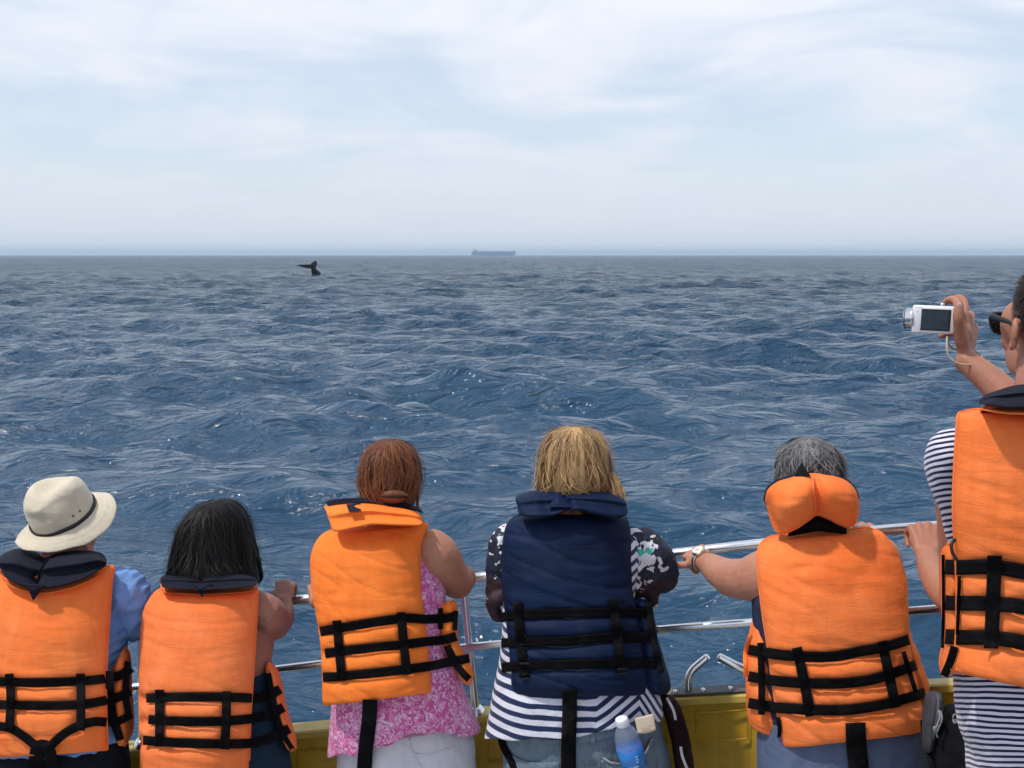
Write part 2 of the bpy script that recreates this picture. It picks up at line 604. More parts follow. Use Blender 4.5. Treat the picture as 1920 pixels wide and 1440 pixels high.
def build_sea():
    a_in = np.linspace(-33, 33, 640)
    step = np.geomspace(0.12, 12, 60)
    right = 33 + np.cumsum(step) * (147.0 / step.sum())
    ang = np.concatenate([-right[::-1][:-1] if False else -right[::-1], a_in, right[:-1]])
    ang = np.radians(ang)
    H = CAM.z
    rr = [0.4]
    while rr[-1] < SEA_R:
        r = rr[-1]
        if r < 7:
            d = 0.35 if r < 5 else 0.12
        else:
            d = min(max((r * r / (H * 1067.0)) * (1.1 if r < 25 else lerp(1.1, 0.38, sm(25, 45, r))), 0.035 + 0.0035 * r), r * 0.035)
        rr.append(r + d)
    rr[-1] = SEA_R
    rr = np.array(rr)
    Rr, A = np.meshgrid(rr, ang, indexing='ij')
    X = Rr * np.sin(A); Y = Rr * np.cos(A)
    Z = np.zeros_like(X); DX = np.zeros_like(X); DY = np.zeros_like(X)
    dr = np.gradient(rr)[:, None]
    spac = np.maximum(dr, Rr * 0.0018) * np.ones_like(X)
    far_mix = np.clip((Rr - 80) / 90.0, 0, 1)
    spac = spac * (1 - far_mix) + np.minimum(spac, Rr * 0.0018 * 2.0) * far_mix
    g = np.random.default_rng(5)
    lam = np.concatenate([np.array([26, 19, 15, 12.5, 10.5]), np.geomspace(7.0, 0.30, 105)])
    for L in lam:
        base = R(195)
        th = base + g.normal(0, 0.55 if L < 8 else 0.35)
        kx, ky = math.sin(th), math.cos(th)
        k = 2 * math.pi / L
        if L > 8.5:
            a = 0.0034 * L
        else:
            a = 0.0092 * L * (1.0 if L > 1.2 else (L / 1.2) ** 1.0)
        a *= g.uniform(0.6, 1.4)
        ph = g.uniform(0, 2 * math.pi)
        arg = k * (X * kx + Y * ky) + ph
        att = np.clip((L / spac - 1.6) / 2.0, 0, 1)
        far = np.clip(1.5 - Rr / 3500.0, 0, 1)
        am = a * att * far
        # groups: amplitude varies slowly
        Z += am * np.cos(arg)
        s = am * np.sin(arg) * 0.62
        DX -= s * kx; DY -= s * ky
    env = 0.82 + 0.30 * np.sin(X * 0.21 + 0.9 * np.sin(Y * 0.13 + 1.0)) * np.sin(Y * 0.17 + 0.8 * np.sin(X * 0.11))
    Z *= env; DX *= env; DY *= env
    X = X + DX; Y = Y + DY
    n_r, n_a = X.shape
    co = np.stack([X, Y, Z], -1).reshape(-1, 3)
    i = np.arange(n_r - 1)[:, None] * n_a
    k = np.arange(n_a)[None, :]
    k2 = (k + 1) % n_a
    q = np.stack([i + k, i + n_a + k, i + n_a + k2, i + k2], -1).reshape(-1, 4)
    me = bpy.data.meshes.new('sea')
    me.vertices.add(len(co)); me.vertices.foreach_set('co', co.ravel())
    me.loops.add(q.size); me.loops.foreach_set('vertex_index', q.ravel().astype(np.int32))
    me.polygons.add(len(q)); me.polygons.foreach_set('loop_start', np.arange(0, q.size, 4, dtype=np.int32))
    me.update(calc_edges=True)
    me.polygons.foreach_set('use_smooth', np.ones(len(q), bool))
    o = bpy.data.objects.new('sea', me)
    COL.objects.link(o)
    o['kind'] = 'structure'
    m = MAT('sea_water')
    P = m.xyz()
    r2 = m.math('SQRT', m.math('ADD', m.math('MULTIPLY', P[0], P[0]), m.math('MULTIPLY', P[1], P[1])))
    rough = m.rng(r2, 15, 350, 0.08, 0.24)
    m.rough(rough)
    deep = m.rng(m.noise(0.05, 2, 0.5), 0.35, 0.7)
    m.base(m.mix(deep, (0.015, 0.052, 0.102), (0.020, 0.064, 0.120)))
    m.b.inputs['IOR'].default_value = 1.333
    m.b.inputs['Specular IOR Level'].default_value = 0.5
    # ripples: three sizes, elongated across the wind, faded where they fall below the picture's grain
    h1 = m.noise(1.0, 3, 0.55, 0.6, m.coord((0.9, 1.7, 1), (0, 0, R(8))))
    h2 = m.noise(1.0, 4, 0.6, 0.5, m.coord((3.2, 5.6, 1), (0, 0, R(-12))))
    h3 = m.noise(1.0, 3, 0.6, 0.5, m.coord((14, 22, 1), (0, 0, R(10))))
    h0 = m.noise(1.0, 4, 0.6, 0.5, m.coord((0.20, 0.46, 1), (0, 0, R(-6))))
    b0 = m.node('ShaderNodeBump'); m.l.new(h0, b0.inputs['Height']); b0.inputs['Distance'].default_value = 4.5
    m.l.new(m.rng(r2, 30, 140, 0.0, 1.0), b0.inputs['Strength'])
    b1 = m.node('ShaderNodeBump'); m.l.new(h1, b1.inputs['Height']); b1.inputs['Distance'].default_value = 0.75; m.l.new(b0.outputs[0], b1.inputs['Normal'])
    m.l.new(m.rng(r2, 8, 50, 0.4, 1.0), b1.inputs['Strength'])
    b2 = m.node('ShaderNodeBump'); m.l.new(h2, b2.inputs['Height']); b2.inputs['Distance'].default_value = 0.09
    b2.inputs['Strength'].default_value = 0.6
    m.l.new(b1.outputs[0], b2.inputs['Normal'])
    b3 = m.node('ShaderNodeBump'); m.l.new(h3, b3.inputs['Height']); b3.inputs['Distance'].default_value = 0.012
    m.l.new(m.rng(r2, 15, 60, 0.35, 0.0), b3.inputs['Strength'])
    m.l.new(b2.outputs[0], b3.inputs['Normal'])
    # wind patches: ruffled water mirrors the sky less than slick water
    wp = m.rng(m.noise(1.0, 2, 0.6, 0.5, m.coord((0.38, 0.028, 1), (0, 0, R(4)))), 0.38, 0.62, 0.08, 0.40)
    wp2 = m.rng(m.noise(1.0, 3, 0.6, 0.8, m.coord((0.02, 0.012, 1))), 0.35, 0.65, -0.08, 0.08)
    fd = m.rng(r2, 50, 190)
    sp_ = m.math('ADD', m.math('MULTIPLY', m.math('ADD', wp, wp2), fd), m.math('MULTIPLY', m.math('SUBTRACT', 1.0, fd), 0.5))
    m.l.new(sp_, m.b.inputs['Specular IOR Level'])
    # beyond the mesh's reach: chop as tilted facets
    nrm = b3.outputs[0]
    for sc, amp, r0, r1 in (((0.32, 0.75, 1), 0.62, 25, 130), ((1.3, 2.4, 1), 0.15, 30, 90), ((0.40, 0.045, 1), 0.9, 60, 260)):
        nt = m.node('ShaderNodeTexNoise'); m.l.new(m.coord(sc, (0, 0, R(5))), nt.inputs['Vector'])
        nt.inputs['Scale'].default_value = 1.0; nt.inputs['Detail'].default_value = 3 if sc[1] > 0.1 else 1; nt.inputs['Distortion'].default_value = 0.4
        v1 = m.node('ShaderNodeVectorMath', operation='SUBTRACT'); m.l.new(nt.outputs['Color'], v1.inputs[0]); v1.inputs[1].default_value = (0.5, 0.5, 0.5)
        v2 = m.node('ShaderNodeVectorMath', operation='SCALE'); m.l.new(v1.outputs[0], v2.inputs[0]); m.l.new(m.rng(r2, r0, r1, 0, amp), v2.inputs['Scale'])
        v3 = m.node('ShaderNodeVectorMath', operation='ADD'); m.l.new(nrm, v3.inputs[0]); m.l.new(v2.outputs[0], v3.inputs[1])
        nrm = v3.outputs[0]
    v4 = m.node('ShaderNodeVectorMath', operation='NORMALIZE'); m.l.new(nrm, v4.inputs[0])
    m.l.new(v4.outputs[0], m.b.inputs['Normal'])
    me.materials.append(m.m)
    return o


build_sea()

# haze
hb = link('haze', box((0, 0, 27.0), (13500, 13500, 28.0)), None, None, smooth=False) if False else None
hm_ = bpy.data.materials.new('haze_air'); hm_.use_nodes = True
hn, hl = hm_.node_tree.nodes, hm_.node_tree.links
hn.clear()
ho = hn.new('ShaderNodeOutputMaterial'); pv = hn.new('ShaderNodeVolumePrincipled')
pv.inputs['Color'].default_value = (0.62, 0.83, 1.0, 1); pv.inputs['Density'].default_value = 1.3e-4
pv.inputs['Anisotropy'].default_value = 0.2
hl.new(pv.outputs[0], ho.inputs['Volume'])
hz_o = link('haze', box((0, 0, 22.0), (13500, 13500, 24.0)), hm_, None, smooth=False)
hz_o['kind'] = 'stuff'

# ------------------------------------------------------------------ far ship
def build_ship():
    Y = 6500.0
    base = W(925, 478.6, Y); base.z = 0
    root = thing('cargo_ship', 'long hazy cargo ship with its bridge at the stern, far off on the horizon', 'ship', base)
    s = Y / FPX
    x0, x1 = (884 - 925) * s, (967 - 925) * s
    hull_c = plain('ship_hull_haze_blue', (0.13, 0.21, 0.38), 0.6, 0, 0.2, 0.05, 0)  # pale blue of the distance haze put into the hull colour
    dark = hull_c
    white = plain('ship_white_paint', (0.55, 0.57, 0.6), 0.6, 0, 0.1, 0.05, 0)
    g = Geo()
    prof = [(x0, -2, 19.0, 14), (x0 + 5, -2, 19, 20), (x0 + 12, -2, 25, 21), (0, -2, 25, 22), (x1 - 26, -2, 25, 20), (x1 - 12, -2, 27, 13), (x1 - 3, -2, 28, 4), (x1, 8, 28.5, 1)]
    rings = []
    for x, zb, zt, hw in prof:
        xb = x if x < x1 - 13 else x - (x - x1 + 13) * 0.45
        rings.append([base + Vector(p) for p in ((xb, -hw * 0.85, zb), (x, -hw, zt), (x, hw, zt), (xb, hw * 0.85, zb))])
    link('hull', rings_geo(rings), hull_c, root, smooth=False)
    g = Geo()
    for c, h in (((x0 + 26, 0, 28), (9, 16, 4)), ((x0 + 27, 0, 34), (7, 14, 3)), ((x0 + 28, 0, 38), (5, 19, 1.6))):
        g.merge(box(base + Vector(c), h))
    link('bridge', g, white, root, smooth=False)
    link('funnel', rings_geo([[base + Vector((x0 + 15 + rx * math.cos(a), rx * 0.8 * math.sin(a), z)) for a in np.linspace(0, 2 * math.pi, 9)[:-1]] for z, rx in ((24, 4), (36, 3.2))]), dark, root)
    for x in (x0 + 70, x0 + 110, x0 + 150, x0 + 190):
        link('deck_crane', box(base + Vector((x, 0, 27.5)), (2.5, 3, 3.5)).merge(box(base + Vector((x + 6, 0, 30)), (8, 0.8, 0.6))), white, root, smooth=False)
    link('mast', tube([base + Vector((x1 - 12, 0, 26)), base + Vector((x1 - 12, 0, 36))], [0.7, 0.4], 6, 1), white, root)
    link('mast', tube([base + Vector((x0 + 28, 0, 38)), base + Vector((x0 + 28, 0, 47))], [0.8, 0.4], 6, 1), white, root)


build_ship()


def build_whale():
    Y = 216.0
    s = Y / FPX
    b = W(588, 515.5, Y); b.z = 0
    root = thing('whale', 'dark whale tail with raised flukes sinking into the blue water', 'whale', b)
    g = Geo()
    def q(px, py, dy=0.0):
        return b + Vector(((px - 588) * s, dy, (515.3 - py) * s + 0.02))
    g.merge(tube([q(590, 524, 1.6), q(590.5, 513.5, 0.6), q(589, 508), q(588, 503.5), q(587, 499)], [(1.2, 1.3), (0.72, 0.95), (0.56, 0.66), (0.46, 0.42), (0.42, 0.3)], 14, 4, updir=Vector((0, 1, 0))))
    # near (left) fluke: wide swept blade
    def blade(pts):
        rings = []
        P = catmull(pts, 5)
        for x, z, dy, c, t, sl in P:
            c0 = q(x, z, dy)
            ring = []
            for k in range(12):
                a = 2 * math.pi * k / 12
                u = math.cos(a) * c
                ring.append(c0 + Vector((u * 0.35 * sl, u * 0.6, u * 0.72)) + Vector((0, 0.6, -0.5)) * (math.sin(a) * t))
            rings.append(ring)
        return rings_geo(rings)
    g.merge(blade([(589, 500, 0, 0.50, 0.28, 0), (582, 499.6, -0.5, 0.56, 0.26, 0.4), (574, 498.8, -1.1, 0.42, 0.18, 0.7), (566, 498, -1.7, 0.24, 0.10, 0.9), (559, 497.6, -2.4, 0.04, 0.03, 1)]))
    g.merge(tube([q(587, 501), q(588, 496.5, 0.6), q(589, 492.5, 1.3), q(589, 490, 1.9)], [(0.62, 0.34), (0.58, 0.3), (0.44, 0.22), (0.16, 0.1)], 12, 4, updir=Vector((0, 1, 0))))
    g.merge(tube([q(583, 500, 0), q(586.5, 495, 0.6), q(588.5, 491.5, 1.5)], [(0.34, 0.2), (0.34, 0.16), (0.12, 0.08)], 10, 3, updir=Vector((0, 1, 0))))
    # trailing ridge of the tail stock
    g.merge(tube([q(590, 506, 0.4), q(594, 511, 1.2), q(598, 514.4, 2.2)], [(0.34, 0.34), (0.36, 0.36), (0.10, 0.12)], 10, 3))
    union('tail', g, WHALE, root, 0.06, 2)


build_whale()

# ------------------------------------------------------------------ the boat
DECK_Z = 1.75
RAIL = [(-220, 1212, 3.12), (40, 1184, 3.18), (262, 1158, 3.2), (550, 1126, 3.2), (900, 1082, 3.18), (1265, 1038, 3.08), (1440, 1018, 2.96), (1640, 996, 2.78), (1790, 985, 2.62), (1990, 968, 2.40), (2250, 940, 2.05)]
MIDR = [(-220, 1338, 3.12), (40, 1312, 3.18), (262, 1287, 3.2), (540, 1252, 3.2), (880, 1213, 3.18), (1240, 1180, 3.08), (1440, 1165, 2.96), (1640, 1151, 2.78), (1770, 1141, 2.64), (1990, 1122, 2.40), (2250, 1098, 2.05)]
GUN = [(-220, 1452, 3.12), (40, 1426, 3.18), (262, 1402, 3.2), (550, 1371, 3.2), (900, 1340, 3.18), (1265, 1308, 3.08), (1440, 1299, 2.96), (1640, 1288, 2.78), (1790, 1280, 2.62), (1990, 1264, 2.40), (2250, 1240, 2.05)]


def build_boat():
    root = thing('boat', 'mustard yellow bow of a tour boat with two tube steel rails', 'boat', Vector((0, 1.0, DECK_Z)))
    cap = [Vector(W(*p)) for p in GUN]
    cs = catmull([tuple(c) for c in cap], 5)
    rings = []
    hull = []
    capr = []
    for i, c in enumerate(cs):
        c = Vector(c)
        t = Vector(cs[min(i + 1, len(cs) - 1)]) - Vector(cs[max(i - 1, 0)]); t.z = 0; t.normalize()
        o = Vector((-t.y, t.x, 0))          # outboard
        b = c.copy()
        rings.append([b + o * 0.0 + Vector((0, 0, -0.012)), b + o * 0.055 + Vector((0, 0, -0.012)), Vector((b.x, b.y, DECK_Z - 0.3)) + o * 0.055, Vector((b.x, b.y, DECK_Z - 0.3))])
        hull.append([b + o * 0.058 + Vector((0, 0, -0.03)), b + o * 0.10 + Vector((0, 0, -0.08)), b + o * 0.02 + Vector((0, 0, -0.9)), Vector((b.x, b.y, 0.3)) - o * 0.35, Vector((b.x, b.y, -0.6)) - o * 0.9, Vector((b.x, b.y, -0.6)) - o * 1.2, Vector((b.x, b.y, 1.6)) - o * 0.2])
        capr.append([b + o * (-0.012) + Vector((0, 0, -0.022)), b + o * (-0.012) + Vector((0, 0, -0.004)), b + o * (-0.006), b + o * 0.062, b + o * 0.068 + Vector((0, 0, -0.004)), b + o * 0.068 + Vector((0, 0, -0.022))])
    link('bulwark', rings_geo(rings), YELLOW, root, smooth=False)
    link('hull', rings_geo(hull), YELLOW, root, smooth=False)
    link('gunwale', rings_geo(capr), YELLOW_CAP, root, smooth=False)
    # deck
    n = len(cs)
    top = [Vector((c[0], c[1], DECK_Z)) for c in cs]
    g = Geo()
    pts = top + [Vector((1.6, -5, DECK_Z)), Vector((-3.2, -5, DECK_Z))]
    low = [p + Vector((0, 0, -0.2)) for p in pts]
    m = len(pts)
    g.add(pts + low, [tuple(range(m - 1, -1, -1)), tuple(range(m, 2 * m))] + [(i, (i + 1) % m, (i + 1) % m + m, i + m) for i in range(m)])
    link('deck', g, DECKM, root, smooth=False)
    # framed panels pressed into the inner face of the bulwark
    for xa, xb, ya, yb in ((1306, 1402, 1338, 1392), (915, 1000, 1372, 1430), (560, 640, 1410, 1470), (1120, 1250, 1352, 1420)):
        def gp(x, y):
            # on inner bulwark face
            k = np.interp(x, [p[0] for p in GUN], [p[2] for p in GUN])
            return W(x, y, k - 0.006)
        c = [(xa, ya), (xb, ya - (xb - xa) * 0.075), (xb, yb - (xb - xa) * 0.075), (xa, yb)]
        pts = [gp(*p) for p in c]
        link('pressed_frame', tube(pts + [pts[0]], [0.0032] * 5, 8, 1), YELLOW, root)
    # rails
    link('top_rail', tube([W(*p) for p in RAIL], [0.0148] * len(RAIL), 20, 8), STEEL, root)
    link('middle_rail', tube([W(*p) for p in MIDR], [0.0118] * len(MIDR), 16, 8), STEEL, root)
    gx = [p[0] for p in GUN]
    for xt, xb in ((263, 268), (868, 893), (1462, 1474), (1985, 2000), (-150, -145)):
        yt = np.interp(xt, [p[0] for p in RAIL], [p[1] for p in RAIL]) + 8
        Yt = np.interp(xt, gx, [p[2] for p in GUN])
        yb = np.interp(xb, gx, [p[1] for p in GUN]) + 1
        Yb = np.interp(xb, gx, [p[2] for p in GUN]) + 0.02
        o = link('rail_post', tube([W(xt, yt, Yt), W((xt + xb) / 2, (yt + yb) / 2, (Yt + Yb) / 2), W(xb, yb, Yb)], [0.0135] * 3, 14, 3), STEEL, root)
        f = W(xb, yb - 1, Yb)
        link('post_flange', tube([f, f + Vector((0, 0, 0.008))], [0.032, 0.03], 16, 1), STEEL, root)
    # mooring fairlead: plate with two bent horns
    Yf = 3.0
    pl = [W(1262, 1309, 3.08 + 0.005), W(1440, 1299, 2.975)]
    d = (pl[1] - pl[0]); L = d.length; d.normalize()
    Mx = Matrix((d, Vector((-d.y, d.x, 0)).normalized(), d.cross(Vector((-d.y, d.x, 0)).normalized()))).transposed()
    link('fairlead_plate', box((pl[0] + pl[1]) / 2 + Vector((0, 0.03, 0.006)), (L / 2, 0.030, 0.0025), Mx), GREY_TRIM, root, smooth=False, bevel=0.002)
    for k in (0.03, 0.33, 0.62, 0.95):
        c = pl[0] + d * (L * k) + Vector((0, 0.012, 0.009))
        link('bolt', tube([c, c + Vector((0, 0, 0.006))], [0.009, 0.008], 6, 1), STEEL, root)
    link('fairlead_horn', tube([W(1291, 1308, 3.09), W(1290, 1280, 3.09), W(1292, 1268, 3.09), W(1299, 1256, 3.09), W(1310, 1246, 3.09), W(1325, 1234, 3.09)], [0.0125] * 6, 14, 4), STEEL, root)
    link('fairlead_horn', tube([W(1418, 1300, 3.0), W(1416, 1280, 3.0), W(1409, 1266, 3.0), W(1398, 1256, 3.01), W(1378, 1247, 3.02), W(1351, 1233, 3.04)], [0.0125] * 6, 14, 4), STEEL, root)


build_boat()

# ------------------------------------------------------------------ soft pieces
def panel_geo(rows, th, nu=40, sub=8, pu=6, pv=10, dent=None, wr=0.002, bulge=2.4, seed=0, mid_notch=0.0, up=0.12, wsc=(7, 40)):
    """padded slab. rows: (xa, ya, xb, yb, Yedge, Ymid[, YedgeB]) in photo pixels + distance.
    dent(px, py) -> 0..1 how much webbing squeezes the foam there."""
    P = catmull([tuple(r) + ((r[4],) if len(r) == 6 else ()) for r in rows], sub)
    nv = len(P) - 1
    outer, inner, border = [], [], []
    for j, (xa, ya, xb, yb, Ye, Ym, Yb2) in enumerate(P):
        v = 2 * j / nv - 1
        pvv = max(0.0, 1 - abs(v) ** pv) ** 0.5
        ro, ri = [], []
        for i in range(nu + 1):
            s = -math.cos(math.pi * i / nu)
            s = lerp(s, 2 * i / nu - 1, 0.55)
            u = (s + 1) / 2
            px, py = lerp(xa, xb, u), lerp(ya, yb, u)
            Yedge = lerp(Ye, Yb2, u)
            k = abs(s) ** bulge
            Y = lerp(Ym, Yedge, k)
            c = W(px, py, Y)
            prof = pvv * max(0.0, 1 - abs(s) ** pu) ** 0.5
            t = th * prof
            if dent:
                t *= 1 - 0.5 * dent(px, py)
            if mid_notch:
                t *= 1 - mid_notch * math.exp(-(s / 0.09) ** 2)
            nz = noise.noise(Vector((c.x * wsc[0] + seed, c.y * 3, c.z * wsc[1]))) * wr
            nz += noise.noise(Vector((c.x * 5, seed + 3.1, c.z * 6))) * wr * 2.2
            if dent:
                nz += dent(px, py) * 0.0035 * noise.noise(Vector((c.x * 34 + c.z * 20, seed, c.z * 26)))
            cn = noise.noise(Vector((c.x * 4.5 + seed * 1.7, seed, c.z * 17 + c.x * 5)))
            nz -= wr * 1.3 * max(0.0, 1 - abs(cn) * 7)
            nz *= prof
            n = Vector(((s * 0.5) * (abs(s) ** 2), -1, up)).normalized()
            ro.append(c + n * (t * 0.75 + nz))
            ri.append(c - n * (t * 0.25))
        outer.append(ro); inner.append(ri)
    g = Geo()
    n1_ = nu + 1
    vs = [p for r in outer for p in r]
    o2 = len(vs)
    idx_in = {}
    for j in range(nv + 1):
        for i in range(n1_):
            if j in (0, nv) or i in (0, nu):
                idx_in[(j, i)] = j * n1_ + i
            else:
                idx_in[(j, i)] = len(vs); vs.append(inner[j][i])
    fs = []
    for j in range(nv):
        for i in range(nu):
            a = j * n1_ + i
            fs.append((a, a + n1_, a + n1_ + 1, a + 1))
            fs.append((idx_in[(j, i)], idx_in[(j, i + 1)], idx_in[(j + 1, i + 1)], idx_in[(j + 1, i)]))
    g.add(vs, fs)
    border = [outer[0][i] for i in range(nu + 1)] + [outer[j][nu] for j in range(1, nv + 1)] + [outer[nv][i] for i in range(nu - 1, -1, -1)] + [outer[j][0] for j in range(nv - 1, 0, -1)]
    return g, border


def drape(path, half, targets, lift=0.004, th=0.0022, step=6.0, smoothn=3, wrap0=0.0, wrap1=0.0, defY=None, jitter=0.0):
    """webbing laid over what is below it: path in photo pixels, half width in pixels"""
    P = catmull([(p[0], p[1], (p[2] if len(p) > 2 else half)) for p in path], 8)
    L = [0.0]
    for a, b in zip(P[:-1], P[1:]):
        L.append(L[-1] + math.hypot(b[0] - a[0], b[1] - a[1]))
    n = max(4, int(L[-1] / step))
    s = np.linspace(0, L[-1], n)
    xs, ys, hs = (np.interp(s, L, P[:, k]) for k in range(3))
    A = 4
    D = np.full((n, A + 1), np.nan)
    PX = np.zeros((n, A + 1)); PY = np.zeros((n, A + 1))
    for i in range(n):
        tx, ty = xs[min(i + 1, n - 1)] - xs[max(i - 1, 0)], ys[min(i + 1, n - 1)] - ys[max(i - 1, 0)]
        l = math.hypot(tx, ty) or 1
        nx, ny = -ty / l, tx / l
        for k in range(A + 1):
            q = (k / A * 2 - 1) * hs[i]
            px, py = xs[i] + nx * q, ys[i] + ny * q
            PX[i, k], PY[i, k] = px, py
            d = ray(px, py).normalized()
            h = targets.ray_cast(CAM, d)
            if h[0] is not None and (defY is None or h[0].y < defY + 0.6):
                D[i, k] = h[0].y
    row = np.array([np.nan if np.all(np.isnan(r)) else np.nanmin(r) for r in D])
    ok = ~np.isnan(row)
    if not ok.any():
        row[:] = defY or 2.8
        ok = ~np.isnan(row)
    row = np.interp(np.arange(n), np.arange(n)[ok], row[ok])
    row0 = row.copy()
    for _ in range(smoothn):
        r2 = row.copy()
        r2[1:-1] = (row[:-2] + row[1:-1] * 2 + row[2:]) / 4
        row = np.minimum(r2, row0)
    for i in range(n):
        for k in range(A + 1):
            if np.isnan(D[i, k]) or abs(D[i, k] - row[i]) > 0.012:
                D[i, k] = row[i]
            D[i, k] = min(D[i, k] + 0.001, 0.35 * D[i, k] + 0.65 * row[i])
    m = max(2, n // 12)
    for i in range(n):
        if wrap0 and i < m:
            D[i] += wrap0 * ((m - i) / m) ** 2
        if wrap1 and i >= n - m:
            D[i] += wrap1 * ((i - (n - m) + 1) / m) ** 2
    g = Geo()
    vs, fs = [], []
    w = (A + 1)
    for layer in (lift + th, lift):
        for i in range(n):
            wob = noise.noise(Vector((i * 0.35, xs[0] * 0.1, ys[0] * 0.1))) * 0.0015
            for k in range(A + 1):
                cr_ = 0.0006 * math.cos((k / A * 2 - 1) * math.pi / 2) if layer > lift else 0
                vs.append(W(PX[i, k], PY[i, k], D[i, k] - layer - cr_ + wob))
    N = n * w
    for i in range(n - 1):
        for k in range(A):
            a = i * w + k
            fs.append((a, a + w, a + w + 1, a + 1))
            b = N + a
            fs.append((b, b + 1, b + w + 1, b + w))
        a, b = i * w, N + i * w
        fs.append((a, b, b + w, a + w))
        a, b = i * w + A, N + i * w + A
        fs.append((a, a + w, b + w, b))
    for i in (0, n - 1):
        for k in range(A):
            a, b = i * w + k, N + i * w + k
            fs.append((a, a + 1, b + 1, b) if i == 0 else (a, b, b + 1, a + 1))
    g.add(vs, fs)
    return g


def loft_rows(rows, seg=36, sub=6, exp=2.3, wr=0.0, seed=0.0, wfreq=(9, 22)):
    """garment/torso/hair volume from silhouettes: rows (xl, yl, xr, yr, Yc, depth_half)"""
    P = catmull(rows, sub)
    rings = []
    for xl, yl, xr, yr, Yc, d in P:
        a, b = W(xl, yl, Yc), W(xr, yr, Yc)
        c = (a + b) / 2
        hx = (b - a) / 2
        ring = []
        for k in range(seg):
            f = 2 * math.pi * k / seg
            cx, sy = math.cos(f), math.sin(f)
            px_ = math.copysign(abs(cx) ** (2 / exp), cx)
            py_ = math.copysign(abs(sy) ** (2 / exp), sy)
            p = c + hx * px_ + Vector((0, d * py_, 0))
            if wr:
                w_ = noise.noise(Vector((p.x * wfreq[0] + seed, p.y * wfreq[0], p.z * wfreq[1]))) * wr
                w_ += noise.noise(Vector((p.x * 26 + seed, p.y * 26, p.z * 8))) * wr * 0.6
                p = p + (p - c).normalized() * w_
            ring.append(p)
        rings.append(ring)
    return rings


def loft(rows, **kw):
    return rings_geo(loft_rows(rows, **kw))


# ------------------------------------------------------------------ bodies
def rotm(yaw, pitch=0.0, roll=0.0):
    """yaw>0 turns the face towards -X (photo left)"""
    return Matrix.Rotation(yaw, 3, 'Z') @ Matrix.Rotation(pitch, 3, 'X') @ Matrix.Rotation(roll, 3, 'Y')


def head_geo(c, M, s=1.0):
    g = Geo()
    c = Vector(c)
    def e(p, r, m2=None):
        g.merge(ellipsoid(c + M @ (Vector(p) * s), tuple(x * s for x in r), M @ m2 if m2 else M))
    e((0, -0.015, 0.035), (0.076, 0.096, 0.088))
    e((0, 0.035, -0.02), (0.062, 0.066, 0.085))
    e((0, 0.045, -0.065), (0.050, 0.048, 0.042))
    e((0, 0.078, -0.097), (0.024, 0.022, 0.019))
    e((0, 0.092, 0.028), (0.046, 0.014, 0.010))
    for q in (-1, 1):
        e((0.042 * q, 0.052, 0.012), (0.029, 0.038, 0.046))
    for q in (-1, 1):
        e((0.038 * q, 0.062, -0.018), (0.026, 0.028, 0.030))
        e((0.044 * q, 0.026, -0.050), (0.019, 0.050, 0.040))
        m2 = Matrix.Rotation(0.35 * q, 3, 'Z') @ Matrix.Rotation(-0.15, 3, 'X')
        e((0.080 * q, -0.008, 0.0), (0.007, 0.018, 0.030), m2)
        e((0.084 * q, -0.016, 0.006), (0.007, 0.012, 0.024), m2)
        e((0.079 * q, 0.001, -0.024), (0.006, 0.009, 0.010), m2)
    e((0, 0.101, -0.052), (0.022, 0.010, 0.006))
    e((0, 0.100, -0.062), (0.019, 0.010, 0.006))
    n0, n1_, n2_ = (c + M @ (Vector(p) * s) for p in ((0, 0.094, 0.02), (0, 0.112, -0.008), (0, 0.119, -0.024)))
    g.merge(tube([n0, n1_, n2_], [0.007 * s, 0.009 * s, 0.013 * s], 10, 3))
    for q in (-1, 1):
        e((0.012 * q, 0.108, -0.027), (0.008, 0.010, 0.008))
    return g


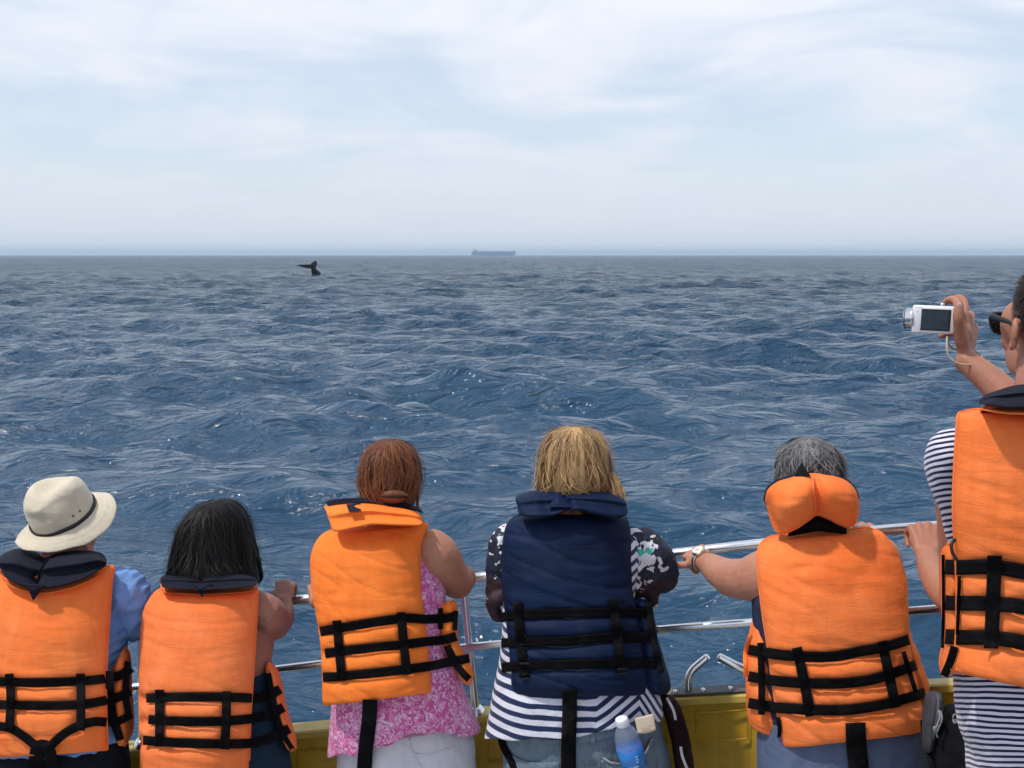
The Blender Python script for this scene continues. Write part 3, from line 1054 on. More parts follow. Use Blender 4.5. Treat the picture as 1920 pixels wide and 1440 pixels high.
def hand_geo(w, f, s, n, curl=(0.5, 0.8, 0.6), thumb=0.5, sc=1.0, spread=0.06, thumb_dir=None):
    """w wrist, f towards knuckles, s towards thumb, n out of the back of the hand"""
    f = f.normalized(); s = (s - f * s.dot(f)).normalized(); n = (n - f * n.dot(f)); n = (n - s * n.dot(s)).normalized()
    g = Geo()
    S = sc
    kn = []
    for i, (o, l) in enumerate(((0.031, 0.086), (0.011, 0.090), (-0.010, 0.086), (-0.030, 0.077))):
        k = w + f * (l * S) + s * (o * S) + n * (0.004 * S * (1 - abs(i - 1.3) * 0.5))
        kn.append(k)
        g.merge(tube([w + s * (o * 0.55 * S) + f * 0.004, w + (k - w) * 0.55 + s * (o * 0.1 * S), k], [(0.013 * S, 0.015 * S), (0.0125 * S, 0.0135 * S), (0.0105 * S, 0.0108 * S)], 10, 3, updir=n))
    g.merge(ellipsoid(w + f * 0.045 * S - n * 0.006 * S, (0.036 * S, 0.042 * S, 0.014 * S), Matrix((s, f, n)).transposed()))
    lens = ((0.041, 0.025, 0.019), (0.046, 0.028, 0.020), (0.043, 0.026, 0.019), (0.034, 0.020, 0.017))
    for i in range(4):
        ang = 0.0
        p = kn[i]
        pts = [p]
        dirx = (f + s * ((1.5 - i) * spread)).normalized()
        for j in range(3):
            c_ = curl[i][j] if isinstance(curl[0], (tuple, list)) else curl[j]
            ang += c_
            d = dirx * math.cos(ang) - n * math.sin(ang)
            p = p + d * (lens[i][j] * S)
            pts.append(p)
        r = 0.0088 * S * (1 if i < 3 else 0.86)
        g.merge(tube(pts, [r * 1.08, r, r * 0.93, r * 0.8], 10, 3))
        for q in pts[1:3]:
            g.merge(ellipsoid(q, (r * 1.04,) * 3))
    t0 = w + s * 0.020 * S + f * 0.016 * S
    td = thumb_dir.normalized() if thumb_dir is not None else (s * 0.75 + f * 0.65).normalized()
    t1 = t0 + (s * 0.55 + f * 0.8 - n * 0.2).normalized() * 0.040 * S
    t2 = t1 + td * 0.034 * S
    t3 = t2 + (td - n * thumb).normalized() * 0.027 * S
    g.merge(tube([t0, t1, t2, t3], [0.0165 * S, 0.0125 * S, 0.0108 * S, 0.0085 * S], 10, 3))
    return g


def arm_geo(sh, el, wr, r=(0.055, 0.047, 0.043, 0.042, 0.034, 0.025)):
    g = Geo()
    d1 = el - sh
    g.merge(tube([sh, sh + d1 * 0.35, sh + d1 * 0.75, el], [r[0], r[1], r[2], r[2] * 0.97], 16, 4))
    d2 = wr - el
    g.merge(tube([el, el + d2 * 0.3, el + d2 * 0.7, wr], [r[2] * 0.95, r[3], r[4], (r[5], r[5] * 0.85)], 16, 4))
    return g


def legs_geo(hipL, hipR, footL, footR, r=(0.085, 0.075, 0.055, 0.05, 0.035)):
    g = Geo()
    for h, f in ((hipL, footL), (hipR, footR)):
        k = (h + f) / 2 + Vector((0, 0.03, 0))
        g.merge(tube([h, lerp(h, k, 0.5), k, lerp(k, f, 0.45), f], [r[0], r[1], r[2], r[3], r[4]], 14, 3))
    return g


def shoes(root, feet, mat):
    for f in feet:
        rings = []
        for y, w_, h in ((-0.07, 0.028, 0.07), (-0.04, 0.034, 0.085), (0.03, 0.038, 0.075), (0.10, 0.045, 0.05), (0.16, 0.042, 0.04), (0.195, 0.022, 0.028)):
            c = Vector((f.x, f.y + y, DECK_Z + 0.003))
            rings.append([c + Vector((w_ * math.cos(a), 0, max(0, math.sin(a)) * h)) for a in np.linspace(0, 2 * math.pi, 15)[:-1]])
        link('shoe', rings_geo(rings), mat, root)


def strands(name, base, mat, parent, fn, n, seg=9, width=0.0011, seed=0, tintf=None, bt=0.12):
    """hair strands: fn(rnd) -> list of (point, outward normal); thin ribbons"""
    rd = random.Random(seed)
    vs, fs, tint = [], [], []
    if base:
        vs.extend([tuple(v) for v in base.v]); fs.extend(base.f); tint.extend([bt] * len(base.v))
    for _ in range(n):
        path = fn(rd)
        if not path:
            continue
        toff, wk = 0.0, 1.0
        if isinstance(path, tuple):
            path, toff, wk = path
        tv = min(1, max(0, rd.betavariate(1.9, 2.7) + toff))
        b = len(vs)
        m = len(path)
        w0 = width * rd.uniform(0.6, 1.3) * wk
        for i, (p, nn) in enumerate(path):
            t = (path[min(i + 1, m - 1)][0] - path[max(i - 1, 0)][0])
            side = t.cross(nn)
            if side.length < 1e-9:
                side = Vector((1, 0, 0))
            side.normalize()
            w_ = w0 * (1 - 0.75 * (i / (m - 1)) ** 3)
            vs.append(tuple(p - side * w_)); vs.append(tuple(p + side * w_))
            q = min(1, max(0, tv + (tintf(p) if tintf else 0)))
            tint.extend([q, q])
        for i in range(m - 1):
            a = b + 2 * i
            fs.append((a, a + 1, a + 3, a + 2))
    g = Geo(); g.v = vs; g.f = fs
    o = link(name, g, mat, parent)
    at = o.data.attributes.new('tint', 'FLOAT', 'POINT')
    at.data.foreach_set('value', np.array(tint, dtype=np.float32))
    return o


class Surf:
    """smooth hair volume sampled by angle and height"""
    def __init__(s, rows, exp=2.1, seg=48, sub=10):
        s.R = loft_rows(rows, seg=seg, sub=sub, exp=exp)
        s.n = len(s.R) - 1
        s.seg = seg
        s.cen = [sum((p for p in r), Vector()) / seg for r in s.R]

    def at(s, phi, t, k=1.0):
        t = min(0.9999, max(0.0, t)) * s.n
        j = int(t); u = t - j
        a = (phi / (2 * math.pi) * s.seg) % s.seg
        i = int(a) % s.seg; w_ = a - int(a); i2 = (i + 1) % s.seg
        def rp(r):
            return r[i] * (1 - w_) + r[i2] * w_
        p = rp(s.R[j]) * (1 - u) + rp(s.R[j + 1]) * u
        c = s.cen[j] * (1 - u) + s.cen[j + 1] * u
        nn = p - c
        nn.z += 0.02 + 0.12 * max(0, 0.35 - t / s.n)
        nn.normalize()
        return c + (p - c) * k, nn

    def geo(s, k=0.95):
        rings = [[c + (p - c) * k for p in r] for r, c in zip(s.R, s.cen)]
        return rings_geo(rings)


def hsh(c, k):
    x = math.sin(c * 127.1 + k * 311.7) * 43758.5453
    return x - math.floor(x)


def lock(S, rd, span=(0.86, 2.14), front=0.12, t0r=(0, 0.45), t1r=(0.7, 1.0), w=0.16, pull=0.75, radial=0.06, wave=0.05, seed=1.0,
         k0r=(0.95, 1.0), n=12, fly=0.03, fix=None, tip=0.0, tamp=0.5, rowk=3):
    """one hair of a lock: hairs of a lock run together and share shade and relief"""
    if rd.random() < fly:
        phi0 = rd.uniform(0.75, 2.25) * math.pi
        t0 = rd.uniform(0, 0.6); L = rd.uniform(0.15, 0.4)
        a, b_, ph = rd.uniform(-0.5, 0.5), 0.04 + 0.22 * rd.random() ** 2, rd.uniform(0, 6)
        return [S.at(phi0 + a * q + 0.06 * math.sin(ph + 5 * q), t0 + L * q, 0.99 + b_ * math.sin(q * 2.4)) for q in np.linspace(0, 1, n)], 0.15, 0.8
    phi0 = rd.uniform(*span) * math.pi if rd.random() > front else rd.uniform(0, 2 * math.pi)
    t0, t1 = rd.uniform(*t0r), rd.uniform(*t1r)
    row = math.floor(t0 * rowk + 0.35 * math.sin(phi0 * 3))
    c = math.floor(phi0 / w + hsh(row, seed))
    h1, h2, h3, h4 = (hsh(c + row * 57, seed + i) for i in range(4))
    cen = (c + 0.5 + 0.7 * (h1 - 0.5) - hsh(row, seed)) * w
    t1 += (h4 - 0.5) * 0.10
    k0 = rd.uniform(*k0r)
    ph = rd.uniform(0, 6)
    loc = rd.uniform(-0.42, 0.42) * w
    out = []
    for i in range(n):
        q = i / (n - 1)
        t = lerp(t0, t1, q)
        phi = lerp(phi0, cen + loc, pull * sm(0, 0.7, q)) + wave * math.sin(h2 * 6.3 + q * (3 + 3 * h3)) * q + 0.012 * math.sin(ph + 6 * q)
        if fix:
            phi = fix(phi, t, phi0)
        out.append(S.at(phi, min(t, 1.0), k0 + radial * (h2 - 0.5) * math.sin(min(1, q * 1.3) * math.pi * 0.75) + 0.010 * math.cos(loc / w * 7) * q + tip * q * q))
    return out, tamp * (h3 - 0.5), 1.0


def seams(root_j, border, mat, r=0.0035):
    step = 1
    pts = border[::step] + [border[0]]
    # simple square-section binding
    P = [Vector(p) for p in pts]
    rings = []
    for i, p in enumerate(P):
        t = (P[(i + 1) % len(P)] - P[i - 1])
        if t.length < 1e-9:
            continue
        t.normalize()
        u = Vector((0, -1, 0)); u = (u - t * u.dot(t)).normalized(); w_ = t.cross(u)
        rings.append([p + (u * math.cos(a) + w_ * math.sin(a)) * r for a in np.linspace(0, 2 * math.pi, 7)[:-1]])
    return rings_geo(rings)

# ------------------------------------------------------------------ life jackets
def jacket(root, rows, mat, hstraps, vstraps, sides=(), others=(), th=0.05, half=8.5, name='life_jacket', label=None, binding=None,
           seed=0, wr=0.0022, hbuckles=(), extra=()):
    def dent(px, py):
        d = 0
        for st in hstraps:
            xs = [p[0] for p in st]
            if min(xs) - 5 <= px <= max(xs) + 5:
                y = np.interp(px, xs, [p[1] for p in st])
                d = max(d, math.exp(-((py - y) / (half * 1.3)) ** 2))
        for st in vstraps:
            ys = [p[1] for p in st]
            if min(ys) <= py <= max(ys):
                x = np.interp(py, ys, [p[0] for p in st])
                d = max(d, 0.6 * math.exp(-((px - x) / (half * 1.2)) ** 2))
        return d
    g, border = panel_geo(rows, th, nu=64, sub=12, dent=dent, seed=seed, wr=wr)
    back = link(name, g, mat, root, label=label)
    objs = [back]
    link('edge_binding', seams(None, border, binding or mat), binding or mat, back)
    for sd in sides:
        g, border = panel_geo(sd['rows'], sd.get('th', 0.035), nu=18, dent=dent, seed=seed + 5, wr=wr, bulge=2.0)
        o = link('front_panel', g, sd.get('mat', mat), back)
        link_ = link('edge_binding', seams(None, border, binding or mat, 0.003), binding or mat, back)
        objs.append(o)
    bv = bvh_of(objs + list(others))
    for st in hstraps:
        link('strap', drape(st, half, bv), WEB, back)
    bv2 = bv
    for st in vstraps:
        link('strap', drape(st, half * 0.98, bv2, lift=0.0075), WEB, back)
    for st in extra:
        link('strap', drape(st[0], st[1], bv, lift=st[2] if len(st) > 2 else 0.004), WEB, back)
    return back, bv


def collar(back, rows, top, under, th=0.04, drop=(0, 10), dY=-0.012, notch=0.55, nu=26, fwd=0.075, seam=None):
    """padded head support: rows run across, each (x_top, y_top, x_bottom, y_bottom, Ytop, Ymid, Ybottom)"""
    rows = [(r[0], r[1], r[2], r[3], r[4] - fwd * 0.3, r[5] - fwd * 0.7, r[6] - fwd) for r in rows]
    dn = None
    if seam:
        (sx0, sy0), (sx1, sy1) = seam
        dn = lambda px, py: 1.5 * math.exp(-((px - lerp(sx0, sx1, (py - sy0) / (sy1 - sy0))) / 7.0) ** 2)
    g, b = panel_geo(rows, th, nu=nu, sub=8, pu=3.0, pv=5, wr=0.0025, bulge=1.0, up=0.5, dent=dn)
    o = link('collar', g, top, back)
    if under is not None:
        r2 = [(r[0] + drop[0], r[1] + drop[1], r[2] + drop[0], r[3] + drop[1], r[4] + 0.03, r[5] + 0.018, r[6] + 0.010) for r in rows]
        g2, b2 = panel_geo(r2, th * 0.9, nu=nu, sub=8, pu=3.0, pv=5, wr=0.0015, bulge=1.0, up=0.3)
        link('collar_underside', g2, under, back)
    return o


def tab(back, pts, Y, mat=None):
    bv = bvh_of([back] + [o for o in back.children if o.name.startswith('collar')])
    P = []
    for x, y in pts:
        h = bv.ray_cast(CAM, ray(x, y).normalized())
        P.append(W(x, y, (h[0].y if h[0] is not None and h[0].y < 3.3 else Y + 0.03) - 0.015))
    n = len(P)
    g = Geo()
    c = sum(P, Vector()) / n + Vector((0, -0.010, 0.002))
    off = Vector((0, -0.004, 0))
    vs = [p + off for p in P] + [p - off for p in P] + [c + off]
    fs = [(i, (i + 1) % n, 2 * n) for i in range(n)] + [(i, i + n, (i + 1) % n + n, (i + 1) % n) for i in range(n)] + [tuple(range(2 * n - 1, n - 1, -1))]
    g.add(vs, fs)
    return link('collar_tab', g, mat or COLLAR_NAVY, back, smooth=False)


def std_legs(cx, Y, spread=0.10):
    """hips and feet for a person standing at world x=cx"""
    hz_ = DECK_Z + 0.80
    hips = (Vector((cx - 0.085, Y, hz_)), Vector((cx + 0.085, Y, hz_)))
    feet = (Vector((cx - spread, Y - 0.05, DECK_Z + 0.06)), Vector((cx + spread, Y + 0.02, DECK_Z + 0.06)))
    return hips, feet


def bent(px, py, Y):
    return W(px, py, Y)


# ================================================================== person with the sun hat
def person_hat():
    base = Vector((W(90, 1400, 2.95).x, 2.9, DECK_Z))
    root = thing('person', 'person in a beige sun hat and light blue shirt under an orange life jacket', 'person', base)
    hips, feet = std_legs(base.x, 2.95)
    g = Geo()
    hc = W(122, 1010, 3.04)
    M = rotm(-0.25, 0.05)
    g.merge(head_geo(hc, M, 0.9))
    neck = W(105, 1085, 2.99)
    g.merge(tube([hc + M @ Vector((0, -0.02, -0.04)), neck, neck + Vector((0, -0.02, -0.09))], [0.055, 0.058, 0.07], 14, 3))
    g.merge(loft([(10, 1100, 190, 1100, 3.0, 0.07), (-40, 1130, 228, 1128, 3.0, 0.09), (-20, 1220, 205, 1220, 2.98, 0.11), (0, 1330, 205, 1330, 2.95, 0.11), (-10, 1420, 215, 1420, 2.94, 0.12), (-5, 1480, 212, 1480, 2.94, 0.10)], seg=24))
    shR, elR, wrR = W(222, 1105, 3.0), W(268, 1165, 3.02), W(285, 1150, 3.16)
    g.merge(arm_geo(shR, elR, wrR, (0.045, 0.04, 0.036, 0.035, 0.03, 0.023)))
    g.merge(hand_geo(wrR + Vector((0.0, 0.0, 0.01)), Vector((0.15, 1, 0.05)), Vector((-1, 0, 0)), Vector((0, 0, 1)), (0.9, 1.0, 0.6), sc=0.9))
    shL, elL, wrL = W(-38, 1105, 3.0), W(-85, 1180, 3.02), W(-60, 1170, 3.14)
    g.merge(arm_geo(shL, elL, wrL, (0.045, 0.04, 0.036, 0.035, 0.03, 0.023)))
    g.merge(hand_geo(wrL, Vector((-0.1, 1, 0.05)), Vector((1, 0, 0)), Vector((0, 0, 1)), (0.9, 1.0, 0.6), sc=0.9))
    g.merge(legs_geo(*hips, *feet))
    union('body', g, SK_PALE, root, 0.005, 3, 0.4)
    # shirt
    g = Geo()
    g.merge(loft([(60, 1072, 150, 1072, 3.0, 0.05), (10, 1086, 205, 1082, 3.0, 0.085), (-45, 1110, 236, 1104, 3.0, 0.11), (-45, 1160, 238, 1160, 2.98, 0.12), (-28, 1230, 232, 1230, 2.96, 0.125), (-30, 1330, 232, 1330, 2.93, 0.13), (-36, 1384, 236, 1380, 2.93, 0.14)], seg=40, wr=0.006, seed=2))
    g.merge(tube([W(200, 1098, 2.99), W(232, 1105, 2.99), W(255, 1140, 3.0), W(268, 1172, 3.03), W(280, 1165, 3.12)], [0.047, 0.062, 0.058, 0.05, 0.042], 20, 5))
    g.merge(tube([W(225, 1120, 2.97), W(245, 1160, 2.98), W(256, 1185, 3.0)], [0.05, 0.045, 0.03], 16, 4))
    g.merge(tube([W(-20, 1098, 2.99), W(-52, 1110, 2.99), W(-75, 1150, 3.0), W(-88, 1182, 3.03), W(-70, 1175, 3.1)], [0.047, 0.062, 0.055, 0.05, 0.042], 20, 5))
    def dsp(p):
        q = p + base
        a = noise.noise(Vector((q.x * 12 + q.z * 9, q.y * 12, q.z * 24 - q.x * 18)))
        return 0.012 * (0.35 - abs(a) * 1.4) + 0.004 * noise.noise(Vector((q.x * 40, q.y * 30, q.z * 50 - q.x * 30)))
    shirt = union('shirt', g, TEE_BLUE, root, 0.005, 3, disp=dsp)
    link('collar_cloth', tube([W(60, 1062, 2.99), W(105, 1056, 2.96), W(150, 1060, 2.99)], [0.02] * 3, 12, 4), DARK_TROUSERS, root)
    g = Geo()
    g.merge(loft([(-30, 1370, 228, 1370, 2.93, 0.11), (-34, 1400, 236, 1400, 2.93, 0.13), (-36, 1480, 242, 1480, 2.93, 0.14), (-30, 1560, 240, 1560, 2.94, 0.14), (-10, 1620, 215, 1620, 2.95, 0.11)], seg=30))
    g.merge(legs_geo(*hips, *[f + Vector((0, 0, 0.05)) for f in feet], r=(0.105, 0.10, 0.08, 0.07, 0.065)))
    union('trousers', g, DARK_TROUSERS, root, 0.008, 3)
    shoes(root, feet, SHOE)
    # hat
    Mh = rotm(-0.2, 0.43, -0.11)
    hb_ = W(119, 965, 3.02)
    rings = []
    seg = 56
    prof = [(0.086, -0.014), (0.091, 0.0), (0.0905, 0.022), (0.087, 0.05), (0.081, 0.078), (0.073, 0.098), (0.060, 0.110), (0.042, 0.114), (0.02, 0.110), (0.004, 0.106)]
    for r_, z in catmull(prof, 4):
        ring = []
        for k in range(seg):
            a = 2 * math.pi * k / seg
            x, y = math.cos(a) * r_ * 0.97, math.sin(a) * r_ * 1.06
            z2 = z - 0.028 * math.exp(-((x * 22) ** 2)) * sm(0.07, 0.11, z) * (0.6 + 0.5 * sm(-0.08, 0.08, y))
            nn = 0.0055 * noise.noise(Vector((x * 18, y * 18 + 3, z * 22))) + 0.002 * noise.noise(Vector((x * 60, y * 60, z * 50)))
            k2 = 1 + nn / 0.08 - 0.06 * math.exp(-((a - 5.6) / 0.35) ** 2) * sm(0.05, 0.09, z)
            ring.append(hb_ + Mh @ Vector((x * k2, y * k2, z2)))
        rings.append(ring)
    crown = rings_geo(rings)
    hat = link('sun_hat', crown, HAT, root)
    top, bot = [], []
    for j in range(15):
        q = j / 14
        r_ = lerp(0.083, 0.141, q)
        rt, rb = [], []
        for k in range(seg):
            a = 2 * math.pi * k / seg
            droop = -0.030 * q ** 1.4 * (1 + 0.55 * math.sin(a * 2 + 2.6)) - 0.010 * q * math.sin(a)
            droop += 0.010 * q * noise.noise(Vector((math.cos(a) * 2.2, math.sin(a) * 2.2, 4.0)))
            rr_ = r_ * (1 + 0.025 * math.sin(a * 3 + 1) * q)
            st = 0.0006 * math.sin(q * 60)
            v = Vector((math.cos(a) * rr_ * 0.985, math.sin(a) * rr_ * 1.05, droop + st))
            rt.append(hb_ + Mh @ (v + Vector((0, 0, 0.0015)))); rb.append(hb_ + Mh @ (v - Vector((0, 0, 0.0015))))
        top.append(rt); bot.append(rb)
    g = rings_geo(top + bot[::-1] + [top[0]], cap=False)
    link('brim', g, HAT, hat)
    bt = []
    for z, e in ((-0.004, 0.0), (-0.004, 0.005), (0.009, 0.0055), (0.009, 0.0)):
        bt.append([hb_ + Mh @ Vector((math.cos(a) * (0.0905 + e) * 0.97, math.sin(a) * (0.0905 + e) * 1.06, z)) for a in np.linspace(0, 2 * math.pi, 57)[:-1]])
    link('hat_band', rings_geo(bt + [bt[0]], cap=False), BLACK_PLASTIC, hat)
    kn = hb_ + Mh @ Vector((-0.093, -0.02, 0.006))
    link('band_knot', ellipsoid(kn, (0.008, 0.012, 0.01)).merge(tube([kn, kn + Vector((-0.006, -0.006, -0.02))], [0.004, 0.002], 8, 2)).merge(tube([kn, kn + Vector((-0.009, -0.01, -0.01))], [0.004, 0.002], 8, 2)), BLACK_PLASTIC, hat)
    for a_ in (5.75, 6.0):
        link('eyelet', ellipsoid(hb_ + Mh @ Vector((math.cos(a_) * 0.088, math.sin(a_) * 0.094, 0.03)), (0.003, 0.003, 0.003)), GREY_TRIM, hat)
    # hair below the hat
    # jacket
    rows = [(-12, 1072, 200, 1062, 2.93, 2.92), (-22, 1080, 213, 1064, 2.93, 2.90), (-30, 1110, 209, 1095, 2.90, 2.855), (-32, 1180, 204, 1170, 2.86, 2.80), (-30, 1260, 199, 1260, 2.82, 2.765), (-28, 1340, 199, 1335, 2.80, 2.745), (-24, 1400, 201, 1392, 2.79, 2.735), (-22, 1420, 201, 1405, 2.79, 2.735)]
    H = [[(-30, 1277), (60, 1280), (150, 1277), (200, 1272), (226, 1266), (246, 1252)],
         [(-30, 1320), (70, 1323), (150, 1321), (200, 1313), (225, 1306), (245, 1296)],
         ]
    V = [[(17, 1263), (20, 1310), (17, 1370)], [(151, 1263), (152, 1310), (151, 1370)]]
    side = {'rows': [(205, 1262, 236, 1214, 2.90, 2.89, 2.95), (204, 1280, 243, 1230, 2.89, 2.88, 2.95), (204, 1300, 246, 1285, 2.88, 2.87, 2.95), (206, 1330, 248, 1320, 2.88, 2.87, 2.95), (216, 1362, 250, 1355, 2.88, 2.87, 2.95), (226, 1392, 247, 1374, 2.89, 2.88, 2.95), (234, 1398, 240, 1388, 2.90, 2.89, 2.95)], 'th': 0.03}
    extra = [([(-10, 1360), (20, 1366), (45, 1381), (66, 1398)], 8.5), ([(95, 1398), (120, 1376), (145, 1362), (178, 1353), (205, 1355)], 8.5),
             ([(206, 1258), (207, 1300), (212, 1345), (226, 1388)], 8.0, 0.008), ([(240, 1240), (236, 1290), (237, 1315), (244, 1348)], 6.0, 0.009),
             ([(205, 1355), (225, 1351), (246, 1340)], 7.5, 0.005)]
    back, bv = jacket(root, rows, ORANGE, H, V, [side], [shirt], extra=extra, seed=1)
    # tied ends
    kc = W(80, 1398, 2.70)
    link('strap_knot', ellipsoid(kc, (0.026, 0.012, 0.018)), WEB, back)
    link('strap', drape([(72, 1392, 12), (69, 1415, 14), (66, 1450, 15)], 12, bv, lift=0.012), WEB, back)
    link('strap', drape([(88, 1392, 12), (94, 1415, 12), (100, 1450, 14)], 12, bv, lift=0.018), WEB, back)
    rows = [(0, 1062, 0, 1066, 2.97, 2.95, 2.93), (14, 1046, 10, 1082, 3.03, 2.95, 2.885), (45, 1037, 35, 1096, 3.05, 2.94, 2.865), (88, 1050, 66, 1103, 3.04, 2.95, 2.86), (125, 1041, 100, 1102, 3.05, 2.94, 2.86), (165, 1041, 145, 1090, 3.05, 2.94, 2.87), (190, 1046, 182, 1072, 3.03, 2.95, 2.895), (200, 1058, 199, 1061, 2.97, 2.96, 2.95)]
    rows = [(r[0], r[1], r[2], r[3], r[4], r[5] - 0.05, r[6]) for r in rows]
    rows = [(r[0], r[1] - 9, r[2], r[3], r[4] + 0.015, r[5], r[6]) for r in rows]
    collar(back, rows, COLLAR_NAVY, ORANGE, th=0.042, seam=((90, 1048), (68, 1095)))
    link('collar_seam', drape([(90, 1048), (78, 1066), (68, 1095)], 2.2, bvh_of([o for o in back.children if o.name.startswith('collar')]), lift=0.001), WEB, back)
    tab(back, [(50, 1096), (86, 1096), (63, 1125)], 2.765)


# ================================================================== person with long black hair
def person_black():
    base = Vector((W(375, 1400, 2.95).x, 2.92, DECK_Z))
    root = thing('person', 'person with long black hair and a tattooed shoulder in orange life jacket', 'person', base)
    hips, feet = std_legs(base.x, 2.98)
    g = Geo()
    hc = W(402, 1028, 3.08)
    M = rotm(0.05, 0.05)
    g.merge(head_geo(hc, M, 0.97))
    neck = W(388, 1110, 3.04)
    g.merge(tube([hc + M @ Vector((0, -0.02, -0.04)), neck, neck + Vector((0, -0.02, -0.1))], [0.052, 0.055, 0.07], 14, 3))
    g.merge(loft([(350, 1110, 440, 1110, 3.02, 0.05), (290, 1132, 505, 1128, 3.02, 0.085), (280, 1170, 512, 1165, 3.01, 0.105), (285, 1220, 512, 1220, 2.98, 0.11), (290, 1290, 500, 1290, 2.96, 0.11), (280, 1380, 520, 1380, 2.95, 0.13), (275, 1470, 535, 1470, 2.95, 0.14), (290, 1560, 520, 1560, 2.96, 0.13)], seg=28))
    shR, elR = W(498, 1150, 2.98), W(513, 1172, 3.07)
    g.merge(tube([W(480, 1138, 3.0), shR, W(510, 1163, 3.02), elR], [0.05, 0.055, 0.054, 0.046], 18, 5))
    wrR = W(532, 1128, 3.12)
    g.merge(tube([W(515, 1172, 3.04), W(530, 1158, 3.07), W(535, 1142, 3.10), wrR], [0.045, 0.036, 0.026, 0.023], 16, 4))
    g.merge(hand_geo(wrR, Vector((-0.06, 0.75, 0.5)), Vector((-1, 0, 0)), Vector((0, -0.45, 0.8)), ((1.15, 1.1, 0.6),) * 4, thumb=0.9, sc=0.84, thumb_dir=Vector((-0.35, 0.8, -0.4))))
    shL, elL, wrL = W(300, 1150, 2.99), W(305, 1185, 3.08), W(320, 1150, 3.14)
    g.merge(arm_geo(shL, elL, wrL, (0.045, 0.045, 0.042, 0.04, 0.03, 0.023)))
    g.merge(hand_geo(wrL, Vector((0, 1, 0.1)), Vector((1, 0, 0)), Vector((0, 0, 1)), (0.9, 1.0, 0.6), sc=0.85))
    g.merge(legs_geo(*hips, *feet, r=(0.095, 0.08, 0.055, 0.05, 0.033)))
    m = skin('skin_brown', (0.27, 0.125, 0.085), (0.33, 0.155, 0.105), (0.30, 0.11, 0.08))
    # tattoo: faint ink lines on the shoulder blade
    tp = W(489, 1168, 2.93) - base
    gm = m.node('ShaderNodeVectorMath', operation='DISTANCE')
    mp_ = m.coord((1, 0.35, 0.52)); m.l.new(mp_, gm.inputs[0]); gm.inputs[1].default_value = (tp.x, tp.y * 0.35, tp.z * 0.52)
    near = m.rng(gm.outputs['Value'], 0.012, 0.022, 1, 0, True)
    ln = m.rng(m.math('ABSOLUTE', m.math('SUBTRACT', m.noise(46, 2, 0.5, 2.0), 0.5)), 0.015, 0.05, 0.85, 0.1, True)
    src = m.b.inputs['Base Color'].links[0].from_socket
    m.base(m.mix(m.math('MULTIPLY', near, ln), src, (0.05, 0.04, 0.035)))
    body = union('body', g, m.m, root, 0.0045, 4, 0.5)
    # dress
    g = Geo()
    g.merge(loft([(286, 1258, 511, 1252, 2.97, 0.115), (286, 1270, 511, 1268, 2.97, 0.12), (284, 1310, 512, 1310, 2.955, 0.125), (276, 1380, 530, 1380, 2.945, 0.14), (268, 1440, 545, 1440, 2.94, 0.15), (262, 1540, 550, 1540, 2.95, 0.15), (266, 1660, 540, 1660, 2.97, 0.15), (262, 1850, 560, 1850, 3.0, 0.16)], seg=40, wr=0.004, seed=5))
    dress = link('dress', g, TEAL_DRESS, root)
    shoes(root, feet, SHOE)
    # jacket
    rows = [(312, 1103, 474, 1103, 2.97, 2.965), (296, 1107, 483, 1106, 2.97, 2.93), (283, 1122, 483, 1115, 2.95, 2.90), (271, 1150, 482, 1145, 2.93, 2.87), (266, 1200, 479, 1195, 2.90, 2.84), (264, 1280, 474, 1275, 2.86, 2.80), (265, 1340, 470, 1335, 2.84, 2.785), (266, 1400, 468, 1400, 2.83, 2.775), (266, 1455, 466, 1455, 2.83, 2.775), (268, 1464, 464, 1464, 2.83, 2.78)]
    H = [[(274, 1309), (340, 1307), (420, 1307), (475, 1309), (500, 1306), (526, 1292)],
         [(278, 1349), (350, 1353), (420, 1352), (475, 1347), (505, 1340), (532, 1326)],
         [(268, 1388), (340, 1393), (420, 1395), (475, 1393), (510, 1383), (543, 1366)]]
    V = [[(299, 1293), (299, 1350), (299, 1400)], [(425, 1296), (424, 1350), (421, 1405)]]
    side = {'rows': [(500, 1246, 506, 1242, 2.93, 2.925, 2.97), (502, 1262, 519, 1256, 2.92, 2.915, 2.98), (508, 1290, 528, 1284, 2.91, 2.905, 2.98), (518, 1325, 534, 1318, 2.91, 2.905, 2.98), (526, 1360, 544, 1352, 2.91, 2.905, 2.98), (536, 1392, 553, 1382, 2.91, 2.905, 2.98), (546, 1408, 555, 1402, 2.92, 2.915, 2.98)], 'th': 0.022}
    extra = [([(503, 1262), (510, 1300), (518, 1340), (530, 1375), (549, 1406)], 5, 0.006)]
    back, bv = jacket(root, rows, ORANGE3, H, V, [side], [dress, body], extra=extra, seed=2, half=8.8)
    rows = [(302, 1090, 302, 1094, 3.0, 2.98, 2.965), (312, 1079, 308, 1102, 3.03, 2.97, 2.935), (345, 1076, 345, 1105, 3.04, 2.965, 2.92), (378, 1080, 378, 1106, 3.03, 2.965, 2.92), (410, 1076, 412, 1105, 3.04, 2.965, 2.92), (452, 1075, 458, 1102, 3.04, 2.965, 2.93), (475, 1080, 478, 1098, 3.03, 2.975, 2.94), (482, 1089, 482, 1092, 3.0, 2.98, 2.965)]
    collar(back, rows, COLLAR_NAVY, ORANGE3, th=0.034, drop=(0, 9), seam=((378, 1078), (378, 1106)))
    tab(back, [(362, 1094), (397, 1094), (379, 1119)], 2.83)
